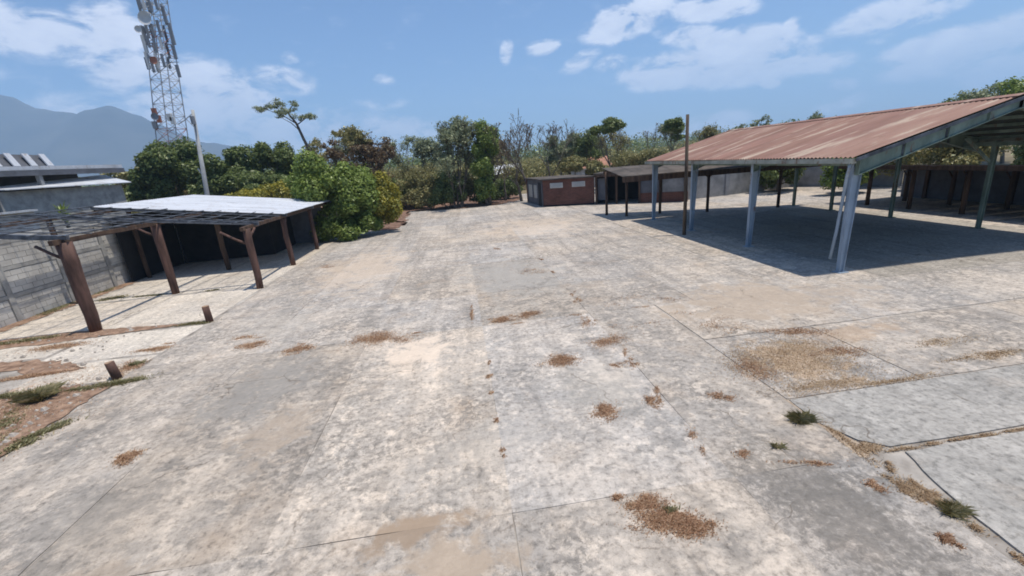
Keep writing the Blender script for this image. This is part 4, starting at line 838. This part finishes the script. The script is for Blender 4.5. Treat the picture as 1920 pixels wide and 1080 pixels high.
# ------------------------------------------------------------------ low dark sheds behind
def low_shed():
    t = empty('low_shed', (13, 26, 0), 'low dark timber shed with grey roof beyond the rusty hall', 'shed')
    xa, xb = 9.5, 21.0
    yn = lambda x: 25.0-(x-9)*.12; yf = lambda x: 28.6-(x-9)*.42
    n = 11
    for k in range(n):
        a = xa+(xb-xa)*k/n; b = xa+(xb-xa)*(k+1)/n
        mb = MB(); mb.hexa([(a, yn(a), 2.5), (b-.015, yn(b), 2.5), (b-.015, yf(b)+.3, 2.95), (a, yf(a)+.3, 2.95), (a, yn(a), 2.535), (b-.015, yn(b), 2.535), (b-.015, yf(b)+.3, 2.985), (a, yf(a)+.3, 2.985)]); mb.build('roof_sheet', 'tarp', t)
    MB().beam((xa, yn(xa), 2.34), (xb, yn(xb), 2.34), .12, .3).build('fascia', 'dark_post', t)
    MB().beam((xa, yf(xa), 2.7), (xb, yf(xb), 2.7), .12, .2).build('fascia', 'dark_post', t)
    for (x, y) in ((9.45, 27.7), (10.3, 26.4), (12.4, 26.2), (14.8, 24.9), (17.3, 24.5), (18.7, 23.95)):
        h = 2.46+.42*max(0, min(1, (y-yn(x))/(yf(x)-yn(x)+.3)))
        mb = MB(); mb.tube([(x, y, -.02), (x+.01, y, 1.3), (x, y, h)], [.09, .085, .085], 8); mb.build('post', 'dark_post', t, True)
        for s in (-1, 1):
            if x < 11: continue
            b = MB(); b.tube([(x, y, h-.55), (x+s*.25, y-s*.05, h-.33), (x+s*.5, y-s*.1, h-.06)], .035, 6); b.build('brace', 'dark_post', t, True)
low_shed()
def right_shed():
    t = empty('long_shed', (25.5, 14, 0), 'long low dark shed with timber posts along the right boundary', 'shed')
    y0, y1 = 3.0, 23.4
    for k in range(20):
        a = y0+k*(y1-y0)/20; b = a+(y1-y0)/20
        MB().hexa([(21.9, a, 2.16), (26.6, a, 1.5), (26.6, b-.012, 1.5), (21.9, b-.012, 2.16), (21.9, a, 2.195), (26.6, a, 1.535), (26.6, b-.012, 1.535), (21.9, b-.012, 2.195)]).build('roof_sheet', 'tarp', t)
    MB().beam((21.9, y0, 2.06), (21.9, y1, 2.06), .12, .2).build('fascia', 'dark_post', t)
    for x, h in ((22.3, 2.08), (24.6, 1.78)):
        for y in (5, 7.4, 9.8, 12.2, 14.6, 17, 19.4, 21.7): 
            mb = MB(); mb.tube([(x, y, -.02), (x, y, h)], [.1, .09], 8); mb.build('post', 'dark_post', t, True)
            mb = MB(); mb.tube([(x, y, h-.55), (x, y+.3, h-.12)], .035, 6); mb.build('brace', 'dark_post', t, True)
    MB().box(26.2, 26.35, y0, y1, 0, 1.54).build('back_wall', 'slate', t)
    for y in range(4, 23, 2): MB().box(26.1, 26.2, y-.09, y+.09, 0, 1.54).build('pilaster', 'dark_post', t)
right_shed()
def pale_wall():
    t = empty('boundary_wall', (21, 31, 0), 'pale grey boundary wall with pilasters beyond the low dark shed', 'wall')
    pts = [(16.2, 31.5), (20.5, 32.0), (27.2, 33.4), (31, 28)]
    for (a, b) in zip(pts, pts[1:]): MB().beam((*a, 1.15), (*b, 1.15), .15, 2.3).build('wall_panel', 'plaster', t)
    for p in pts: MB().box(p[0]-.15, p[0]+.15, p[1]-.15, p[1]+.15, 0, 2.4).build('pilaster', 'plaster', t)
    MB().beam((16.2, 31.5, 2.33), (20.5, 32, 2.33), .22, .06).build('coping', 'plaster', t)
pale_wall()

# ------------------------------------------------------------------ brick hut and dark carport
def facing(t, name, a, b, s0, s1, z0, z1, d0, d1, m):
    """a box on the facade line a-b between s0..s1 metres, standing d0..d1 out of it"""
    A_ = Vector((*a, 0)); B_ = Vector((*b, 0)); u = (B_-A_).normalized(); n = Vector((u.y, -u.x, 0))
    if n.y > 0: n = -n
    P = [A_+u*s0+n*d0, A_+u*s1+n*d0, A_+u*s1+n*d1, A_+u*s0+n*d1]
    mb = MB(); mb.hexa([(p.x, p.y, z0) for p in P]+[(p.x, p.y, z1) for p in P]); return mb.build(name, m, t)
def hut():
    t = empty('brick_hut', (8.8, 37, 0), 'small red brown brick hut with two high louvre windows', 'hut')
    a, b, c = (6.87, 36.0), (10.74, 34.4), (6.35, 41.2); H = 2.15
    A_, B_, C_ = Vector((*a, 0)), Vector((*b, 0)), Vector((*c, 0)); D_ = B_+(C_-A_)
    # walls (front, left, right, rear); front in its own axes so courses run level
    import mathutils
    def wall(nm, p, q, m, th=.16):
        L = (q-p).length; ang = math.atan2(q.y-p.y, q.x-p.x)
        mb = MB().box(0, L, 0, th, 0, H); me = bpy.data.meshes.new(nm); me.from_pydata(mb.v, [], mb.f); me.materials.append(M[m])
        o = bpy.data.objects.new(nm, me); COL.objects.link(o); o.parent = t; o.matrix_parent_inverse = Matrix.Translation(-Vector(t.location)); o.location = p; o.rotation_euler = (0, 0, ang); return o
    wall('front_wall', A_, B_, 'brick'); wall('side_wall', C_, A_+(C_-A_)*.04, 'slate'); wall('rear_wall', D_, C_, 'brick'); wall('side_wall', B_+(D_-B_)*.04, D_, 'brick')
    ex = .22; u = (B_-A_).normalized(); w = (C_-A_).normalized()
    P = [A_-u*ex-w*ex, B_+u*ex*.2-w*ex, D_+u*ex*.2+w*ex, C_-u*ex+w*ex]
    MB().hexa([(p.x, p.y, H) for p in P]+[(p.x, p.y, H+.1) for p in P]).build('roof', 'tarp', t)
    for s0 in (.62, 2.42):
        f = facing(t, 'window', a, b, s0, s0+1.05, 1.48, 1.88, -.02, .03, 'pale_wall')
        for k in range(5):
            q = facing(t, 'louvre', a, b, s0+.06, s0+.99, 1.52+k*.068, 1.565+k*.068, .03, .06, 'glass')
            q.parent = f; q.matrix_parent_inverse = f.matrix_world.inverted() if False else Matrix.Identity(4)
            f_loc = f.matrix_parent_inverse.copy(); q.matrix_parent_inverse = Matrix.Translation(Vector(t.location))@Matrix.Translation(-Vector(t.location))
    # left side openings
    A2 = Vector((*c, 0)); L = (C_-A_).length
    def side(nm, s0, s1, z0, z1, m, d=.03):
        n = Vector((-w.y, w.x, 0)); n = n if n.x < 0 else -n
        P = [A_+w*s0, A_+w*s1, A_+w*s1+n*d, A_+w*s0+n*d]; MB().hexa([(p.x, p.y, z0) for p in P]+[(p.x, p.y, z1) for p in P]).build(nm, m, t)
    side('door', .5, 1.3, 0, 1.95, 'dark'); side('window', 1.8, 2.7, .6, 1.7, 'glass'); side('window', 3.3, 4.4, .6, 1.7, 'glass')
    facing(t, 'base_course', a, b, -.02, (B_-A_).length+.02, 0, .12, -.01, .035, 'dark')
hut()
def carport():
    t = empty('dark_carport', (13.8, 33, 0), 'dark open carport with brick dado joined to the brick hut', 'carport')
    a, b = (10.8, 34.3), (16.6, 30.5); L = 6.9
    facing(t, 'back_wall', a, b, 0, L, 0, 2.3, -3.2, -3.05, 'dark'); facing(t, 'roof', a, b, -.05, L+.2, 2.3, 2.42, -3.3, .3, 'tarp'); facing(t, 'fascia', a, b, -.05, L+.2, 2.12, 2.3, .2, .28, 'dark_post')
    facing(t, 'side_wall', a, b, 0, .1, 0, 2.3, -3.1, 0, 'dark'); facing(t, 'dado_wall', a, b, 3.5, L, 0, .75, -.15, 0, 'brick'); facing(t, 'panel', a, b, 3.5, 4.9, .75, 2.2, -.13, -.03, 'slate'); facing(t, 'panel', a, b, 5.1, 6.6, .75, 2.2, -.13, -.03, 'plaster')
    facing(t, 'slatted_screen', a, b, .15, .9, .3, 2.0, -.3, -.2, 'slate'); 
    for s in (.08, 1.7, 3.45, 5.0, 6.7): facing(t, 'post', a, b, s-.07, s+.07, 0, 2.15, -.06, .1, 'dark_post')
carport()
def far_house(x, y, w, h, label, mroof='terracotta'):
    t = empty('far_house', (x, y, 0), label, 'house', 'far houses behind the tree line')
    MB().box(x-w/2, x+w/2, y, y+5, 0, h).build('wall', 'pale_wall', t)
    mb = MB(); e = .3; mb.hexa([(x-w/2-e, y-e, h), (x+w/2+e, y-e, h), (x+w/2+e, y+5+e, h), (x-w/2-e, y+5+e, h), (x-w/2-e, y+2.4, h+1.2), (x+w/2+e, y+2.4, h+1.2), (x+w/2+e, y+2.6, h+1.2), (x-w/2-e, y+2.6, h+1.2)]); mb.build('roof', mroof, t)
    for s in (-.25, .2): MB().box(x+w*s-.5, x+w*s+.5, y-.04, y-.005, 1.0, 2.1).build('window', 'dark', t)
far_house(A(1118, 315, 52)[0], 52, 3.6, 2.3, 'small house with pink tiled roof between the hut and the clumped tree')
far_house(A(945, 335, 62)[0], 62, 4.5, 2.2, 'pale house glimpsed left of the two bare trees', 'white_roof')

# ------------------------------------------------------------------ lattice tower
def tower():
    Y = 60.0
    def P(u, v, dy=0): x, z = A(u, v, Y); return Vector((x, Y+dy, z))
    b0 = P(325, 250); cb = Vector((b0.x, Y, 0)); top = P(283, -60)
    axis = (top-P(321, 240)); slope = axis.x/axis.z
    c0 = Vector((P(321, 240).x-slope*P(321, 240).z, Y, 0)); HT = 30.5
    t = empty('lattice_tower', c0, 'tall steel lattice mast crowded with phone antennas and dishes', 'tower')
    C = lambda z: c0+Vector((slope*z, 0, z)); W_ = lambda z: 2.7-1.3*z/HT
    legs = []
    for sx in (-1, 1):
        for sy in (-1, 1):
            mb = MB(); mb.tube([C(z)+Vector((sx*W_(z)/2, sy*W_(z)/2, 0)) for z in (0, HT)], [.075, .055], 6); mb.build('leg', 'gal', t)
    zs = [0]; 
    while zs[-1] < HT-1.2: zs.append(min(HT, zs[-1]+max(1.0, W_(zs[-1])*.62)))
    for i, (a, b) in enumerate(zip(zs, zs[1:])):
        mb = MB()
        for q in range(4):
            s = [(-1, -1), (1, -1), (1, 1), (-1, 1)]; p, r = s[q], s[(q+1) % 4]
            e = lambda z, k: C(z)+Vector((k[0]*W_(z)/2, k[1]*W_(z)/2, 0))
            mb.tube([e(a, p), e(b, r)], .026, 4); mb.tube([e(a, r), e(b, p)], .026, 4); mb.tube([e(b, p), e(b, r)], .026, 4)
        mb.build('bracing', 'orange' if i in (5, 6, 13, 14) else 'gal', t)
    def panel(p, h, w, d, m='antenna', nm='antenna'):
        mb = MB(); mb.box(p.x-w/2, p.x+w/2, p.y-d/2, p.y+d/2, p.z-h/2, p.z+h/2); mb.build(nm, m, t)
    def mount(a, b, r=.045): MB().tube([a, b], r, 5).build('mount', 'gal', t)
    R = random.Random(6)
    # sector platforms
    for (v, tagc) in ((12, 0), (62, 1), (88, 2), (120, 3)):
        c = P(0, v); zc = P(290, v).z; cc = C(zc)
        for k, (dx, dy) in enumerate([(-2.0, -.6), (-1.45, -1.2), (-.8, -1.4), (.1, -1.5), (.9, -1.3), (-1.6, .9), (0, 1.5)]):
            p = cc+Vector((dx*.72, dy*.8, R.uniform(-.3, .3))); panel(p, R.uniform(1.2, 1.8), .24, .15, R.choice(['antenna', 'antenna', 'white_plastic'])); mount(cc+Vector((dx*.4, dy*.4, 0)), p)
    for (u, v, hh) in ((314, 32, 1.8), (327, 66, 2.2), (332, 100, 1.4), (339, 135, 1.3)):
        p = P(u, v, -.5); panel(p, hh, .3, .2); 
    mount(P(312, 18, -.5), P(342, 142, -.5), .05)
    for v in (30, 85, 118): mount(C(P(300, v).z), P(316+(v-18)*.24, v, -.5))
    def dish(p, r, m='white_plastic'):
        mb = MB(); n = 14; rings = [(0, .0), (.5, .04), (1, .16)]
        base = len(mb.v); mb.v.append((p.x, p.y, p.z))
        for (q, dd) in rings[1:]:
            for k in range(n): a = 2*math.pi*k/n; mb.v.append((p.x+math.cos(a)*r*q, p.y-dd*r*1.6, p.z+math.sin(a)*r*q))
        for k in range(n): mb.f.append((0, 1+k, 1+(k+1) % n)); mb.f.append((1+k, 1+n+k, 1+n+(k+1) % n, 1+(k+1) % n))
        mb.build('dish', m, t)
    dish(P(291, 43, -1.6), .7); dish(P(276, 62, -1.4), .38); dish(P(303, 118, -1.3), .4, 'orange'); dish(P(312, 222, -2), .42, 'antenna')
    for (u, v) in ((302, 212), (310, 225), (330, 222), (303, 236), (336, 228)): panel(P(u, v, -1.2), .8, .45, .3, R.choice(['antenna', 'white_plastic', 'orange']), 'equipment_box')
tower()
def utility_pole():
    y = 33.4
    P = lambda u, v: Vector((A(u, v, y)[0], y, A(u, v, y)[1]))
    b = P(388, 362); tp = P(361, 206); d = (tp-b); base = b-d*(b.z/d.z)
    t = empty('utility_pole', base, 'leaning grey utility pole rising behind the white shed roof', 'pole')
    MB().tube([base, b, tp], [.17, .15, .09], 10).build('pole', 'pole_conc', t, True)
    MB().tube([P(362, 212), P(345, 226), P(334, 233)], .035, 6).build('arm', 'gal', t); MB().tube([P(366, 240), P(348, 222)], .03, 6).build('strut', 'gal', t)
    MB().tube([P(381, 330), P(371, 316)], .05, 6).build('bracket', 'gal', t)
    MB().tube([P(365, 226)+Vector((0, -.2, -.25)), P(365, 226)+Vector((0, -.2, .25))], .14, 10).build('insulator_box', 'antenna', t)
utility_pole()

# ------------------------------------------------------------------ air
def haze():
    mb = MB().box(-6500, 6500, -320, 5300, -8, 540)
    m = bpy.data.materials.new('pale_air'); m.use_nodes = True; N = m.node_tree.nodes; N.remove(N['Principled BSDF'])
    v = N.new('ShaderNodeVolumePrincipled'); v.inputs['Density'].default_value = HAZE; v.inputs['Color'].default_value = (.48, .72, 1.0, 1); v.inputs['Anisotropy'].default_value = .1
    m.node_tree.links.new(v.outputs[0], N['Material Output'].inputs['Volume'])
    M['haze'] = m; o = mb.build('haze', 'haze'); tag(o, kind='stuff'); o['label'] = 'pale blue air fading the far hills'
HAZE = .00032
haze()
